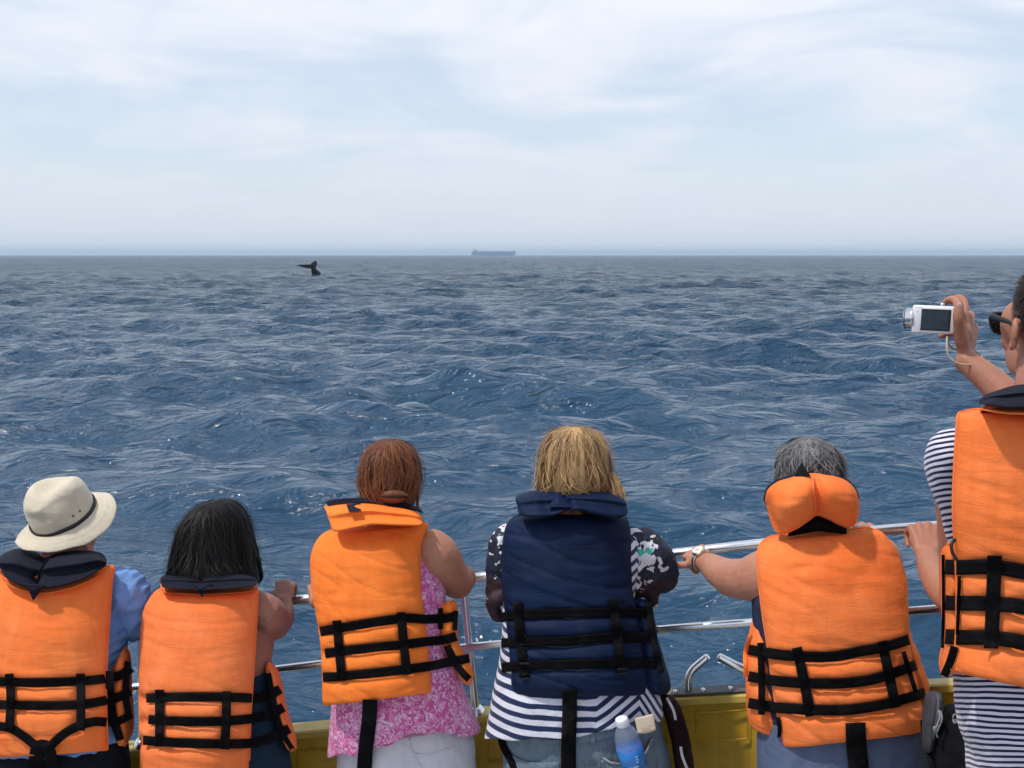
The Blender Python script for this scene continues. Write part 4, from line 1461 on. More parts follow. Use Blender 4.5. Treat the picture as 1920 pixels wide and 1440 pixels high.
    # hair
    hrows = [(396, 939, 412, 937, 3.06, 0.02), (368, 950, 440, 946, 3.07, 0.085), (348, 972, 458, 968, 3.07, 0.108), (336, 1000, 468, 998, 3.07, 0.12), (328, 1035, 475, 1032, 3.06, 0.125), (322, 1062, 482, 1060, 3.04, 0.12), (317, 1085, 488, 1082, 3.02, 0.10), (320, 1098, 482, 1098, 3.02, 0.08)]
    S = Surf(hrows)
    def fn(rd):
        return lock(S, rd, t0r=(0, 0.4), t1r=(0.75, 1.0), w=0.17, radial=0.15, wave=0.20, seed=2.3, fly=0.08, k0r=(0.95, 1.01), tamp=0.9)
    strands('hair', S.geo(0.92), HAIR_BLK, root, fn, 12000, width=0.0009, seed=3)


# ================================================================== person with auburn hair
def person_red():
    base = Vector((W(755, 1400, 2.98).x, 2.98, DECK_Z))
    root = thing('person', 'person with tied auburn hair, magenta patterned top and white trousers', 'person', base)
    hips, feet = std_legs(base.x, 3.02)
    g = Geo()
    hc = W(732, 908, 3.08)
    M = rotm(0.0, 0.0)
    g.merge(head_geo(hc, M, 0.93))
    neck = W(722, 985, 3.05)
    g.merge(tube([hc + M @ Vector((0, -0.02, -0.04)), neck, neck + Vector((0, -0.02, -0.1))], [0.052, 0.055, 0.07], 14, 3))
    g.merge(loft([(660, 990, 780, 990, 3.04, 0.05), (610, 1012, 812, 1004, 3.03, 0.085), (605, 1050, 830, 1050, 3.02, 0.11), (612, 1110, 826, 1110, 3.0, 0.12), (620, 1180, 826, 1180, 2.98, 0.11), (635, 1250, 825, 1250, 2.97, 0.10), (650, 1330, 830, 1330, 2.98, 0.10), (670, 1420, 850, 1420, 2.99, 0.10)], seg=28))
    g.merge(tube([W(805, 1032, 3.0), W(820, 1046, 3.0), W(838, 1072, 3.04), W(858, 1092, 3.09)], [0.066, 0.068, 0.060, 0.050], 20, 5))
    g.merge(tube([W(859, 1088, 3.09), W(866, 1084, 3.10), W(820, 1078, 3.19), W(775, 1083, 3.24)], [0.047, 0.040, 0.036, 0.025], 16, 4))
    g.merge(hand_geo(W(770, 1083, 3.24), Vector((-0.9, 0.2, -0.05)), Vector((0, 1, 0.1)), Vector((0, 0, 1)), (0.35, 0.5, 0.4), sc=0.85))
    # left hand on the rail
    wl_ = W(594, 1130, 3.13)
    g.merge(arm_geo(W(625, 1040, 3.0), W(625, 1125, 3.06), wl_, (0.05, 0.048, 0.042, 0.034, 0.028, 0.022)))
    g.merge(hand_geo(wl_, Vector((-0.10, 0.8, 0.5)), Vector((1, 0, 0)), Vector((0, -0.4, 0.85)), (1.15, 1.1, 0.6), sc=0.84))
    g.merge(legs_geo(*hips, *feet, r=(0.095, 0.08, 0.055, 0.05, 0.033)))
    body = union('body', g, SK_TAN, root, 0.0045, 4, 0.5)
    # top
    g = loft([(668, 996, 799, 984, 3.03, 0.055), (625, 1012, 802, 1008, 3.02, 0.095), (604, 1040, 808, 1030, 3.01, 0.122), (600, 1070, 818, 1060, 3.0, 0.13), (604, 1110, 834, 1102, 2.99, 0.135), (612, 1150, 836, 1150, 2.98, 0.13), (618, 1200, 838, 1200, 2.97, 0.13), (620, 1260, 858, 1255, 2.96, 0.135), (621, 1320, 876, 1310, 2.96, 0.15), (619, 1370, 890, 1350, 2.965, 0.16), (616, 1414, 899, 1376, 2.97, 0.165), (622, 1410, 893, 1370, 2.97, 0.15)], seg=80, wr=0.005, seed=9, wfreq=(16, 7))
    # scalloped hem: raise the middle of the back
    ya, yb = W(755, 1330, 2.8).z, W(755, 1420, 2.8).z
    v2 = []
    xa, xb = W(620, 1400, 2.85).x, W(897, 1380, 2.85).x
    for v in g.v:
        v = Vector(v)
        if v.z < ya:
            u = (v.x - xa) / (xb - xa)
            k = (ya - v.z) / (ya - yb)
            v.z += min(1, k) * max(0.0, 2.97 - v.y) * 0.40
            v.z += 0.030 * k * math.exp(-((u - 0.62) / 0.24) ** 2)
            v.z += 0.004 * math.sin(u * 26) * k
        v2.append(tuple(v))
    g.v = v2
    top = link('top', g, FLORAL, root)
    g = Geo()
    g.merge(loft([(645, 1315, 850, 1310, 2.985, 0.11), (638, 1350, 876, 1345, 2.985, 0.135), (634, 1400, 890, 1395, 2.985, 0.148), (633, 1440, 893, 1440, 2.985, 0.15), (632, 1520, 895, 1520, 2.99, 0.15), (640, 1600, 885, 1600, 3.0, 0.14)], seg=40))
    g.merge(legs_geo(*hips, *[f + Vector((0, 0, 0.06)) for f in feet], r=(0.115, 0.10, 0.08, 0.07, 0.06)))
    def dsp(p):
        q = p + base
        return 0.005 * noise.noise(Vector((q.x * 16, q.y * 9, q.z * 9))) + 0.003 * noise.noise(Vector((q.x * 40 + q.z * 30, q.y * 9, q.z * 20)))
    tr = union('trousers', g, WHITE_DENIM, root, 0.006, 4, disp=dsp)
    bt = bvh_of([tr])
    link('pocket_seam', drape([(768, 1384), (772, 1410), (790, 1440), (800, 1452)], 1.6, bt, lift=0.0005, th=0.0015), WHITE_DENIM, tr)
    link('pocket_seam', drape([(772, 1412), (800, 1416), (845, 1404)], 1.6, bt, lift=0.0005, th=0.0015), WHITE_DENIM, tr)
    shoes(root, feet, SHOE)
    # jacket
    rows = [(636, 992, 790, 982, 3.0, 2.985), (617, 996, 801, 983, 3.0, 2.95), (600, 1008, 797, 996, 2.98, 2.93), (588, 1030, 789, 1018, 2.95, 2.895), (584, 1060, 787, 1045, 2.93, 2.875), (588, 1110, 789, 1090, 2.91, 2.855), (597, 1165, 794, 1145, 2.89, 2.83), (604, 1220, 800, 1200, 2.87, 2.815), (606, 1270, 804, 1250, 2.86, 2.805), (607, 1310, 807, 1288, 2.85, 2.80), (609, 1321, 808, 1297, 2.85, 2.80)]
    H = [[(600, 1184), (630, 1179), (700, 1167), (760, 1159), (800, 1161), (835, 1159), (856, 1155)],
         [(609, 1225), (640, 1221), (700, 1214), (760, 1208), (800, 1203), (835, 1199), (856, 1193)],
         [(605, 1270), (640, 1268), (700, 1262), (760, 1255), (800, 1250), (840, 1242), (880, 1234)]]
    V = [[(631, 1163), (636, 1220), (641, 1277)], [(752, 1148), (757, 1205), (763, 1265)]]
    side = {'rows': [(829, 1134, 850, 1126, 2.94, 2.935, 2.98), (829, 1150, 857, 1140, 2.93, 2.925, 2.98), (830, 1185, 857, 1180, 2.92, 2.915, 2.97), (836, 1212, 860, 1208, 2.92, 2.915, 2.97), (850, 1240, 874, 1232, 2.92, 2.915, 2.97), (864, 1268, 885, 1258, 2.92, 2.915, 2.97), (876, 1284, 886, 1272, 2.93, 2.925, 2.97)], 'th': 0.028}
    extra = [([(826, 1140), (826, 1180)], 4.5, 0.008), ([(855, 1145), (853, 1182)], 4.5, 0.010), ([(838, 1210), (852, 1240), (868, 1262), (880, 1274)], 7, 0.007)]
    back, bv = jacket(root, rows, ORANGE2, H, V, [side], [top, body], extra=extra, seed=3, half=8.6)
    link('strap', drape([(694, 1312), (692, 1350), (686, 1400), (682, 1456)], 14, bvh_of([top, tr, back]), lift=0.006, smoothn=14), WEB, back)
    rows = [(613, 955, 620, 962, 3.01, 2.99, 2.965), (615, 948, 626, 988, 3.02, 2.965, 2.935), (650, 944, 665, 982, 3.04, 2.95, 2.915), (690, 944, 697, 976, 3.05, 2.955, 2.92), (730, 948, 732, 977, 3.04, 2.95, 2.915), (765, 954, 765, 978, 3.03, 2.955, 2.92), (785, 962, 786, 978, 3.01, 2.96, 2.93), (793, 970, 793, 974, 3.0, 2.98, 2.96)]
    collar(back, [(r[0], r[1], r[2], r[3] + 8) + r[4:] for r in rows], ORANGE2, None, th=0.045)
    r2 = [(r[0] + 1, r[1] - 7, (r[0] + r[2]) / 2, (r[1] * 0.62 + r[3] * 0.38) - 9, r[4] - 0.03, r[4] - 0.055, r[4] - 0.075) for r in rows]
    g, b = panel_geo(r2, 0.03, nu=16, sub=6, pu=3, pv=5, bulge=1.0, up=0.8)
    link('collar_lining', g, COLLAR_NAVY, back)
    tab(back, [(650, 946), (676, 944), (676, 958), (655, 960)], 2.865)
    # hair, pulled back into a low knot
    hrows = [(722, 824, 740, 823, 3.08, 0.02), (697, 833, 765, 833, 3.08, 0.075), (682, 852, 780, 850, 3.08, 0.10), (675, 880, 788, 878, 3.08, 0.112), (673, 905, 788, 905, 3.075, 0.11), (679, 930, 784, 930, 3.065, 0.098), (690, 950, 776, 950, 3.05, 0.08), (705, 962, 762, 962, 3.04, 0.06)]
    S = Surf(hrows)
    knot = W(739, 931, 2.952)
    def fn(rd):
        m_ = rd.random()
        if m_ < 0.16:   # the knot itself
            l_ = rd.uniform(-1.45, 1.45)
            tw = rd.uniform(-0.35, 0.35)
            rr_ = rd.uniform(0.94, 1.08)
            out = []
            for i in range(9):
                a = math.pi * (0.04 + 0.92 * i / 8)
                l2 = l_ + tw * (i / 8 - 0.5) * 2
                d = Vector((math.cos(a) * 0.037, -math.sin(a) * math.cos(l2) * 0.020, math.sin(a) * math.sin(l2) * 0.018)) * rr_
                out.append((knot + d, Vector((d.x, d.y * 1.5, d.z)).normalized()))
            return out, 0.6 * (hsh(math.floor(l_ * 3.5), 2.0) - 0.75), 1.0
        if m_ < 0.20:   # loose side locks
            sgn = 1 if rd.random() < 0.8 else -1
            x0 = 786 if sgn > 0 else 676
            r0 = rd.uniform(-4, 2) * sgn
            b_ = rd.uniform(925, 955)
            return [(W(x0 + r0 * (1 - 0.3 * q) - sgn * 3 * q, lerp(895, b_, q), 3.06 - 0.01 * q), Vector((sgn * 0.5, -1, 0)).normalized()) for q in np.linspace(0, 1, 9)]
        def fix(phi, t, phi0):
            if not 0.8 * math.pi < phi0 < 2.2 * math.pi:
                return phi
            tgt = 1.5 * math.pi + (phi0 - 1.5 * math.pi) * 0.25
            return lerp(phi, tgt, sm(0.3, 1.0, t) ** 1.1)
        return lock(S, rd, t0r=(0, 0.5), t1r=(0.8, 0.9), w=0.12, radial=0.10, wave=0.07, seed=4.1, fly=0.07, fix=fix, k0r=(0.955, 1.0), tamp=0.95)
    g = S.geo(0.945)
    g.merge(ellipsoid(knot, (0.034, 0.017, 0.016)))
    strands('hair', g, HAIR_RED, root, fn, 11000, width=0.0008, seed=4)


person_hat()
person_black()
person_red()


# ================================================================== person with blonde hair, navy jacket
def stripe_skew(m, X, z):
    # cloth pulled up towards the right hip, then falling steeply
    x = X[0]
    a = m.math('MULTIPLY', m.math('MAXIMUM', m.math('SUBTRACT', x, 0.045), 0.0), -0.62)
    b = m.math('MULTIPLY', m.math('MAXIMUM', m.math('SUBTRACT', x, 0.165), 0.0), 2.3)
    return m.math('ADD', z, m.math('ADD', a, b))


STRIPE_WIDE = striped('wide_navy_white_stripes', 0.0295, 0.48, (0.012, 0.024, 0.075), (0.66, 0.66, 0.74), stripe_skew, 0.010)


def print_cloth(teal, white):
    m = MAT('dark_printed_cloth')
    X = m.xyz()
    v = m.rng(m.noise(17, 2, 0.5, 1.6), 0.585, 0.60, 0, 1, True)
    v2 = m.rng(m.noise(33, 2, 0.5, 1.4), 0.56, 0.58, 0, 1, True)
    c = m.mix(v2, (0.007, 0.011, 0.035), (0.003, 0.003, 0.006))
    low = m.rng(X[2], 0.0, 0.02, 1, 0, True)
    # maroon lower part
    z0 = W(920, 1085, 2.9).z
    m.b  # object coordinates are relative to the wearer's base
    lo = m.rng(X[2], z0 - DECK_Z - 0.012, z0 - DECK_Z + 0.004, 1, 0, True)
    c = m.mix(lo, c, (0.022, 0.005, 0.009))
    wl_ = m.rng(m.noise(13, 1, 0.5, 1.8), 0.685, 0.695, 0, 1, True)
    c = m.mix(wl_, c, (0.62, 0.60, 0.60))
    def near(pt, r, sc=(1, 0.3, 1), dst=0.02):
        d = m.node('ShaderNodeVectorMath', operation='DISTANCE')
        nv = m.node('ShaderNodeTexNoise'); m.l.new(m.coord(), nv.inputs['Vector']); nv.inputs['Scale'].default_value = 38; nv.inputs['Detail'].default_value = 3
        m.l.new(m.coord(sc), d.inputs[0]); d.inputs[1].default_value = (pt.x * sc[0], pt.y * sc[1], pt.z * sc[2])
        q = m.math('ADD', d.outputs['Value'], m.math('MULTIPLY', m.math('SUBTRACT', nv.outputs[0], 0.5), dst * 4))
        return m.rng(q, r - 0.001, r + 0.001, 1, 0, True)
    bl = m.rng(m.noise(30, 2, 0.5, 1.5), 0.50, 0.52, 0, 1, True)
    for p, r, sc in white:
        c = m.mix(m.math('MULTIPLY', near(p, r, sc), bl), c, (0.70, 0.70, 0.74))
    for p, r in teal:
        c = m.mix(near(p, r, (0.7, 0.3, 1.2)), c, (0.05, 0.45, 0.35))
    m.base(c)
    m.set(Roughness=0.7)
    p_ = m.bump(m.noise(12, 4, 0.55, 0.6), 0.5, 0.03)
    return m.m


def person_blonde():
    base = Vector((W(1080, 1400, 2.9).x, 2.9, DECK_Z))
    root = thing('person', 'person with shoulder-length blonde hair in a navy life jacket, striped shirt and faded jeans', 'person', base)
    hips, feet = std_legs(base.x, 2.95)
    g = Geo()
    hc = W(1080, 892, 3.0)
    M = rotm(-0.12, 0.0)
    g.merge(head_geo(hc, M, 0.97))
    neck = W(1072, 980, 2.98)
    g.merge(tube([hc + M @ Vector((0, -0.02, -0.04)), neck, neck + Vector((0, -0.02, -0.1))], [0.053, 0.056, 0.07], 14, 3))
    g.merge(loft([(1010, 985, 1130, 985, 2.98, 0.05), (960, 1005, 1190, 1005, 2.97, 0.085), (945, 1050, 1200, 1050, 2.96, 0.11), (965, 1120, 1180, 1120, 2.94, 0.11), (970, 1200, 1195, 1200, 2.92, 0.115), (970, 1330, 1220, 1330, 2.92, 0.13), (975, 1400, 1225, 1400, 2.92, 0.13)], seg=28))
    for s_, sh, el, wr in ((1, (1195, 1045, 2.96), (1232, 1085, 3.0), (1160, 1048, 3.14)), (-1, (955, 1045, 2.96), (934, 1110, 2.98), (1000, 1070, 3.16))):
        sh, el, wr = W(*sh), W(*el), W(*wr)
        g.merge(arm_geo(sh, el, wr, (0.045, 0.042, 0.036, 0.034, 0.03, 0.022)))
        g.merge(hand_geo(wr, Vector((-s_ * 0.7, 0.6, 0)), Vector((-s_ * 0.3, 0.6, 0.2)), Vector((0, 0, 1)), (0.5, 0.6, 0.5), sc=0.85))
    g.merge(legs_geo(*hips, *feet, r=(0.095, 0.08, 0.055, 0.05, 0.033)))
    body = union('body', g, SK_PALE, root, 0.005, 3, 0.4)
    # striped shirt
    g = loft([(1010, 985, 1135, 985, 2.97, 0.055), (962, 1000, 1190, 1000, 2.96, 0.095), (944, 1040, 1200, 1040, 2.95, 0.12), (942, 1120, 1188, 1120, 2.93, 0.125), (942, 1180, 1200, 1180, 2.91, 0.125), (938, 1230, 1212, 1230, 2.90, 0.13), (928, 1275, 1225, 1270, 2.895, 0.135), (920, 1310, 1234, 1300, 2.89, 0.14), (912, 1360, 1240, 1325, 2.89, 0.145), (909, 1383, 1241, 1346, 2.89, 0.15), (918, 1378, 1236, 1342, 2.89, 0.138)], seg=90, wr=0.004, seed=12, wfreq=(14, 6))
    v2 = []
    zt, zb = W(1080, 1300, 2.75).z, W(1080, 1370, 2.75).z
    xa, xb = W(912, 1380, 2.78).x, W(1240, 1340, 2.78).x
    for v in g.v:
        v = Vector(v)
        if v.z < zt:
            u = (v.x - xa) / (xb - xa)
            k = min(1, (zt - v.z) / (zt - zb))
            v.z += k * max(0.0, 2.89 - v.y) * 0.36
            if v.y < 2.89:
                v.z += -0.012 * k * math.exp(-((u - 0.45) / 0.18) ** 2) + 0.012 * k * math.exp(-((u - 0.85) / 0.1) ** 2)
            v.z += 0.002 * math.sin(u * 30) * k
            v.y += 0.004 * math.sin(u * 22 + 1) * k
        v2.append(tuple(v))
    g.v = v2
    shirt = link('shirt', g, STRIPE_WIDE, root)
    # loose printed wrap on both arms
    zc = lambda px, py, Y: W(px, py, Y) - base
    PR = print_cloth([(zc(1208, 1045, 2.86), 0.017)], [(zc(1200, 1055, 2.88), 0.060, (1, 0.3, 0.75)), (zc(941, 1020, 2.9), 0.022, (1, 0.3, 0.28))])
    g = Geo()
    g.merge(tube([W(1180, 1015, 2.96), W(1205, 1030, 2.96), W(1232, 1062, 2.97), W(1240, 1085, 3.0), W(1215, 1075, 3.08)], [0.045, (0.060, 0.062), (0.052, 0.060), (0.042, 0.045), 0.04], 22, 5))
    g.merge(tube([W(1190, 1095, 2.95), W(1215, 1100, 2.95), W(1226, 1125, 2.95), W(1230, 1140, 2.955)], [0.04, 0.035, 0.018, 0.008], 14, 4))
    g.merge(tube([W(1200, 1062, 2.95), W(1230, 1090, 2.95), W(1256, 1094, 2.97)], [0.05, 0.036, 0.018], 14, 4))
    right = g
    g = Geo()
    g.merge(tube([W(965, 1005, 2.96), W(950, 1025, 2.95), W(945, 1070, 2.95), W(942, 1110, 2.96), W(965, 1090, 3.06)], [0.045, (0.040, 0.055), (0.042, 0.052), (0.036, 0.045), 0.04], 22, 5))
    g.merge(tube([W(950, 1110, 2.93), W(934, 1122, 2.92), W(926, 1133, 2.925), W(932, 1155, 2.93), W(944, 1160, 2.94)], [0.028, 0.026, 0.022, 0.018, 0.010], 14, 4))
    def dsp(p):
        q = p + base
        return 0.006 * noise.noise(Vector((q.x * 12 + q.z * 14, q.y * 12, q.z * 22 - q.x * 12))) + 0.0025 * noise.noise(q * 45)
    wrap = union('printed_sleeve', right, PR, root, 0.005, 3, disp=dsp)
    wrap2 = union('printed_sleeve', g, PR, root, 0.005, 3, disp=dsp)
    # jeans
    g = Geo()
    g.merge(loft([(955, 1300, 1215, 1290, 2.90, 0.115), (948, 1335, 1230, 1320, 2.90, 0.135), (946, 1365, 1236, 1345, 2.90, 0.145), (945, 1410, 1250, 1400, 2.90, 0.15), (944, 1450, 1262, 1450, 2.90, 0.155), (944, 1540, 1265, 1540, 2.91, 0.155), (960, 1620, 1250, 1620, 2.93, 0.14)], seg=48))
    g.merge(legs_geo(*hips, *[f + Vector((0, 0, 0.06)) for f in feet], r=(0.12, 0.105, 0.085, 0.07, 0.06)))
    def dsp2(p):
        q = p + base
        return 0.005 * noise.noise(Vector((q.x * 14 + q.z * 14, q.y * 12, q.z * 22 - q.x * 12))) + 0.002 * noise.noise(q * 50)
    jeans = union('jeans', g, DENIM, root, 0.006, 3, disp=dsp2)
    bj = bvh_of([jeans])
    link('waistband', drape([(946, 1372), (1000, 1382), (1080, 1383), (1160, 1370), (1226, 1352)], 12, bj, lift=0.001, th=0.003, step=9), DENIM, jeans)
    link('belt_loop', drape([(1112, 1360), (1112, 1396)], 5, bj, lift=0.006, th=0.002), DENIM, jeans)
    # back pocket: open pouch standing off the cloth at its top edge
    def pouch(pts_top, pts_bot, off):
        T = catmull(pts_top, 6); B = catmull(pts_bot, 6)
        n = len(T)
        vs = []
        for j in range(9):
            q = j / 8
            for i in range(n):
                px, py = lerp(T[i], B[i], q)
                h = bj.ray_cast(CAM, ray(px, py).normalized())
                Y = h[0].y if h[0] is not None else 2.74
                e = math.sin(math.pi * i / (n - 1)) * (1 - q) ** 0.7
                vs.append(W(px, py, Y - 0.004 - off * e))
        m_ = len(vs)
        fs = []
        for layer in (0,):
            for j in range(8):
                for i in range(n - 1):
                    a = j * n + i
                    fs.append((a, a + n, a + n + 1, a + 1))
        vs2 = [v + Vector((0, 0.0022, 0)) for v in vs]
        f2 = [tuple(reversed([k + m_ for k in f])) for f in fs]
        ed = [i for i in range(n)] + [j * n + n - 1 for j in range(1, 9)] + [8 * n + i for i in range(n - 2, -1, -1)] + [j * n for j in range(7, 0, -1)]
        f3 = [(ed[k], ed[(k + 1) % len(ed)], ed[(k + 1) % len(ed)] + m_, ed[k] + m_) for k in range(len(ed))]
        g_ = Geo(); g_.add(vs + vs2, fs + f2 + f3)
        return g_
    pk = link('back_pocket', pouch([(1130, 1420), (1150, 1430), (1185, 1428), (1210, 1412), (1224, 1382)], [(1130, 1500), (1150, 1515), (1180, 1518), (1215, 1500), (1240, 1470)], 0.030), DENIM, jeans)
    link('pocket_hem', drape([(1130, 1421), (1150, 1431), (1185, 1430), (1209, 1414), (1223, 1385)], 2.2, bvh_of([pk]), lift=0.0006, th=0.002, step=4), GREY_SEAM, pk)
    link('back_pocket', pouch([(948, 1396), (955, 1412), (985, 1428), (1020, 1430), (1050, 1428)], [(950, 1480), (960, 1500), (985, 1512), (1020, 1510), (1050, 1490)], 0.006), DENIM, jeans)
    link('rivet', ellipsoid(W(1130, 1428, 2.742), (0.004, 0.003, 0.004)), GREY_SEAM, jeans)
    shoes(root, feet, SHOE)
    # life jacket
    rows = [(990, 966, 1150, 962, 2.96, 2.945), (970, 968, 1168, 966, 2.95, 2.91), (953, 982, 1176, 976, 2.93, 2.885), (945, 1010, 1181, 1005, 2.91, 2.86), (942, 1060, 1182, 1055, 2.89, 2.835), (944, 1110, 1184, 1105, 2.87, 2.81), (950, 1160, 1192, 1150, 2.85, 2.79), (956, 1215, 1202, 1210, 2.835, 2.775), (959, 1265, 1210, 1262, 2.825, 2.765), (960, 1292, 1208, 1294, 2.825, 2.765), (963, 1301, 1203, 1301, 2.825, 2.77)]
    H = [[(938, 1158), (975, 1152), (1060, 1150), (1150, 1148), (1190, 1149), (1224, 1150)],
         [(940, 1206), (975, 1204), (1060, 1202), (1150, 1194), (1195, 1195), (1232, 1196)],
         [(940, 1252), (980, 1248), (1060, 1246), (1150, 1243), (1200, 1243), (1240, 1244)]]
    V = [[(970, 1130), (975, 1200), (983, 1270)], [(1150, 1124), (1158, 1190), (1166, 1262)]]
    side = {'rows': [(1186, 1122, 1214, 1126, 2.89, 2.88, 2.94), (1186, 1140, 1222, 1140, 2.88, 2.87, 2.94), (1192, 1190, 1230, 1190, 2.865, 2.855, 2.94), (1198, 1240, 1244, 1240, 2.855, 2.845, 2.94), (1202, 1275, 1253, 1272, 2.85, 2.84, 2.94), (1208, 1293, 1253, 1290, 2.85, 2.84, 2.94), (1220, 1300, 1245, 1302, 2.86, 2.85, 2.94)], 'th': 0.035}
    side2 = {'rows': [(936, 1255, 958, 1258, 2.93, 2.87, 2.86), (936, 1262, 962, 1268, 2.93, 2.87, 2.86)], 'th': 0.02}
    extra = [([(1216, 1130), (1224, 1190), (1240, 1262)], 6.0, 0.008)]
    back, bv = jacket(root, rows, NAVY_JK, H, V, [side], [shirt, wrap, wrap2], extra=extra, seed=7, half=9, wr=0.0035)
    for x0, y0 in ((970, 1135), (974, 1162), (977, 1188), (980, 1212), (983, 1240), (984, 1268), (1151, 1130), (1156, 1168), (1160, 1215), (1166, 1258), (1224, 1180), (1236, 1246)):
        h = bv.ray_cast(CAM, ray(x0, y0).normalized())
        if h[0] is not None:
            c = h[0] + Vector((0, -0.013, 0))
            link('ladder_lock', box(c, (0.0135, 0.0025, 0.003)).merge(box(c + Vector((0, 0, 0.011)), (0.0135, 0.002, 0.0015))), BLACK_PLASTIC, back, smooth=False, bevel=0.0008)
    link('strap', drape([(1068, 1292), (1068, 1340), (1066, 1400), (1066, 1456)], 14, bvh_of([shirt, jeans, back]), lift=0.007, smoothn=14), WEB, back)
    link('strap', drape([(938, 1375), (944, 1400), (960, 1430), (966, 1452)], 7, bvh_of([jeans]), lift=0.006, smoothn=14), WEB, back)
    rows = [(969, 944, 971, 952, 2.94, 2.92, 2.91), (972, 932, 976, 966, 2.97, 2.905, 2.865), (995, 922, 1000, 970, 2.99, 2.895, 2.845), (1030, 920, 1035, 968, 3.0, 2.895, 2.845), (1060, 921, 1062, 958, 2.99, 2.90, 2.85), (1080, 926, 1090, 958, 2.99, 2.90, 2.85), (1110, 919, 1120, 966, 3.0, 2.895, 2.845), (1145, 922, 1152, 972, 2.99, 2.895, 2.85), (1168, 932, 1170, 968, 2.97, 2.905, 2.87), (1174, 946, 1175, 956, 2.94, 2.92, 2.91)]
    collar(back, rows, NAVY_JK, None, th=0.055, fwd=0.03, seam=((1060, 920), (1062, 965)))
    tab(back, [(1028, 950), (1072, 950), (1045, 924)], 2.80, NAVY_JK)
    # hair
    hrows = [(1066, 799, 1092, 798, 2.99, 0.02), (1038, 808, 1118, 808, 2.99, 0.085), (1020, 830, 1135, 830, 3.0, 0.112), (1012, 860, 1142, 858, 3.0, 0.122), (1009, 890, 1147, 890, 3.0, 0.122), (1008, 915, 1149, 915, 3.0, 0.106), (1012, 934, 1148, 936, 3.0, 0.088), (1020, 955, 1142, 957, 3.0, 0.07)]
    S = Surf(hrows)
    def fn(rd):
        if rd.random() < 0.012:   # blown wisps on the right
            x0 = rd.uniform(1140, 1156); y0 = rd.uniform(885, 915)
            x1 = x0 + rd.uniform(5, 24); y1 = rd.uniform(935, 965)
            b_ = rd.uniform(-6, 10)
            Ya = rd.uniform(2.86, 2.92)
            return [(W(lerp(x0, x1, q) + b_ * math.sin(q * 3.1), lerp(y0, y1, q), lerp(2.93, Ya, q)), Vector((0.3, -1, 0.1)).normalized()) for q in np.linspace(0, 1, 10)]
        return lock(S, rd, t0r=(0, 0.45), t1r=(0.68, 1.0), w=0.11, radial=0.13, wave=0.17, seed=5.7, fly=0.05, k0r=(0.945, 1.0), tamp=1.0)
    zc_ = W(1080, 870, 2.9).z
    strands('hair', S.geo(0.91), HAIR_BLD, root, fn, 14000, width=0.0008, seed=8, tintf=lambda p: 0.35 * noise.noise(Vector((p.x * 75, p.y * 20, p.z * 9))))
    # dark robe hanging at the right hip
    rows = [(1236, 1300, 1256, 1302, 2.92, 2.90), (1242, 1320, 1268, 1315, 2.90, 2.88), (1250, 1350, 1280, 1345, 2.90, 2.875), (1258, 1385, 1290, 1380, 2.90, 2.87), (1264, 1420, 1296, 1415, 2.90, 2.87), (1270, 1480, 1302, 1480, 2.90, 2.87), (1274, 1500, 1300, 1500, 2.90, 2.87)]
    g, b = panel_geo(rows, 0.03, nu=20, wr=0.006, seed=20, wsc=(30, 8))
    rb = link('robe_tail', g, ROBE, root)
    bb = bvh_of([rb])
    link('trim', drape([(1250, 1308), (1262, 1330), (1267, 1350)], 2.4, bb, lift=0.001, th=0.001, step=3), WHITE_TRIM, rb)
    link('trim', drape([(1276, 1400), (1280, 1420), (1290, 1445)], 2.6, bb, lift=0.001, th=0.001, step=3), WHITE_TRIM, rb)
    return jeans, bj


GREY_SEAM = plain('grey_seam', (0.20, 0.21, 0.23), 0.7, 0, 0.2, 60, 0.2)
WHITE_TRIM = plain('white_trim', (0.62, 0.58, 0.58), 0.8, 0, 0.05, 60, 0.1)
ROBE = fabric('black_maroon_cloth', (0.006, 0.004, 0.006), (0.035, 0.007, 0.012), 0.75)


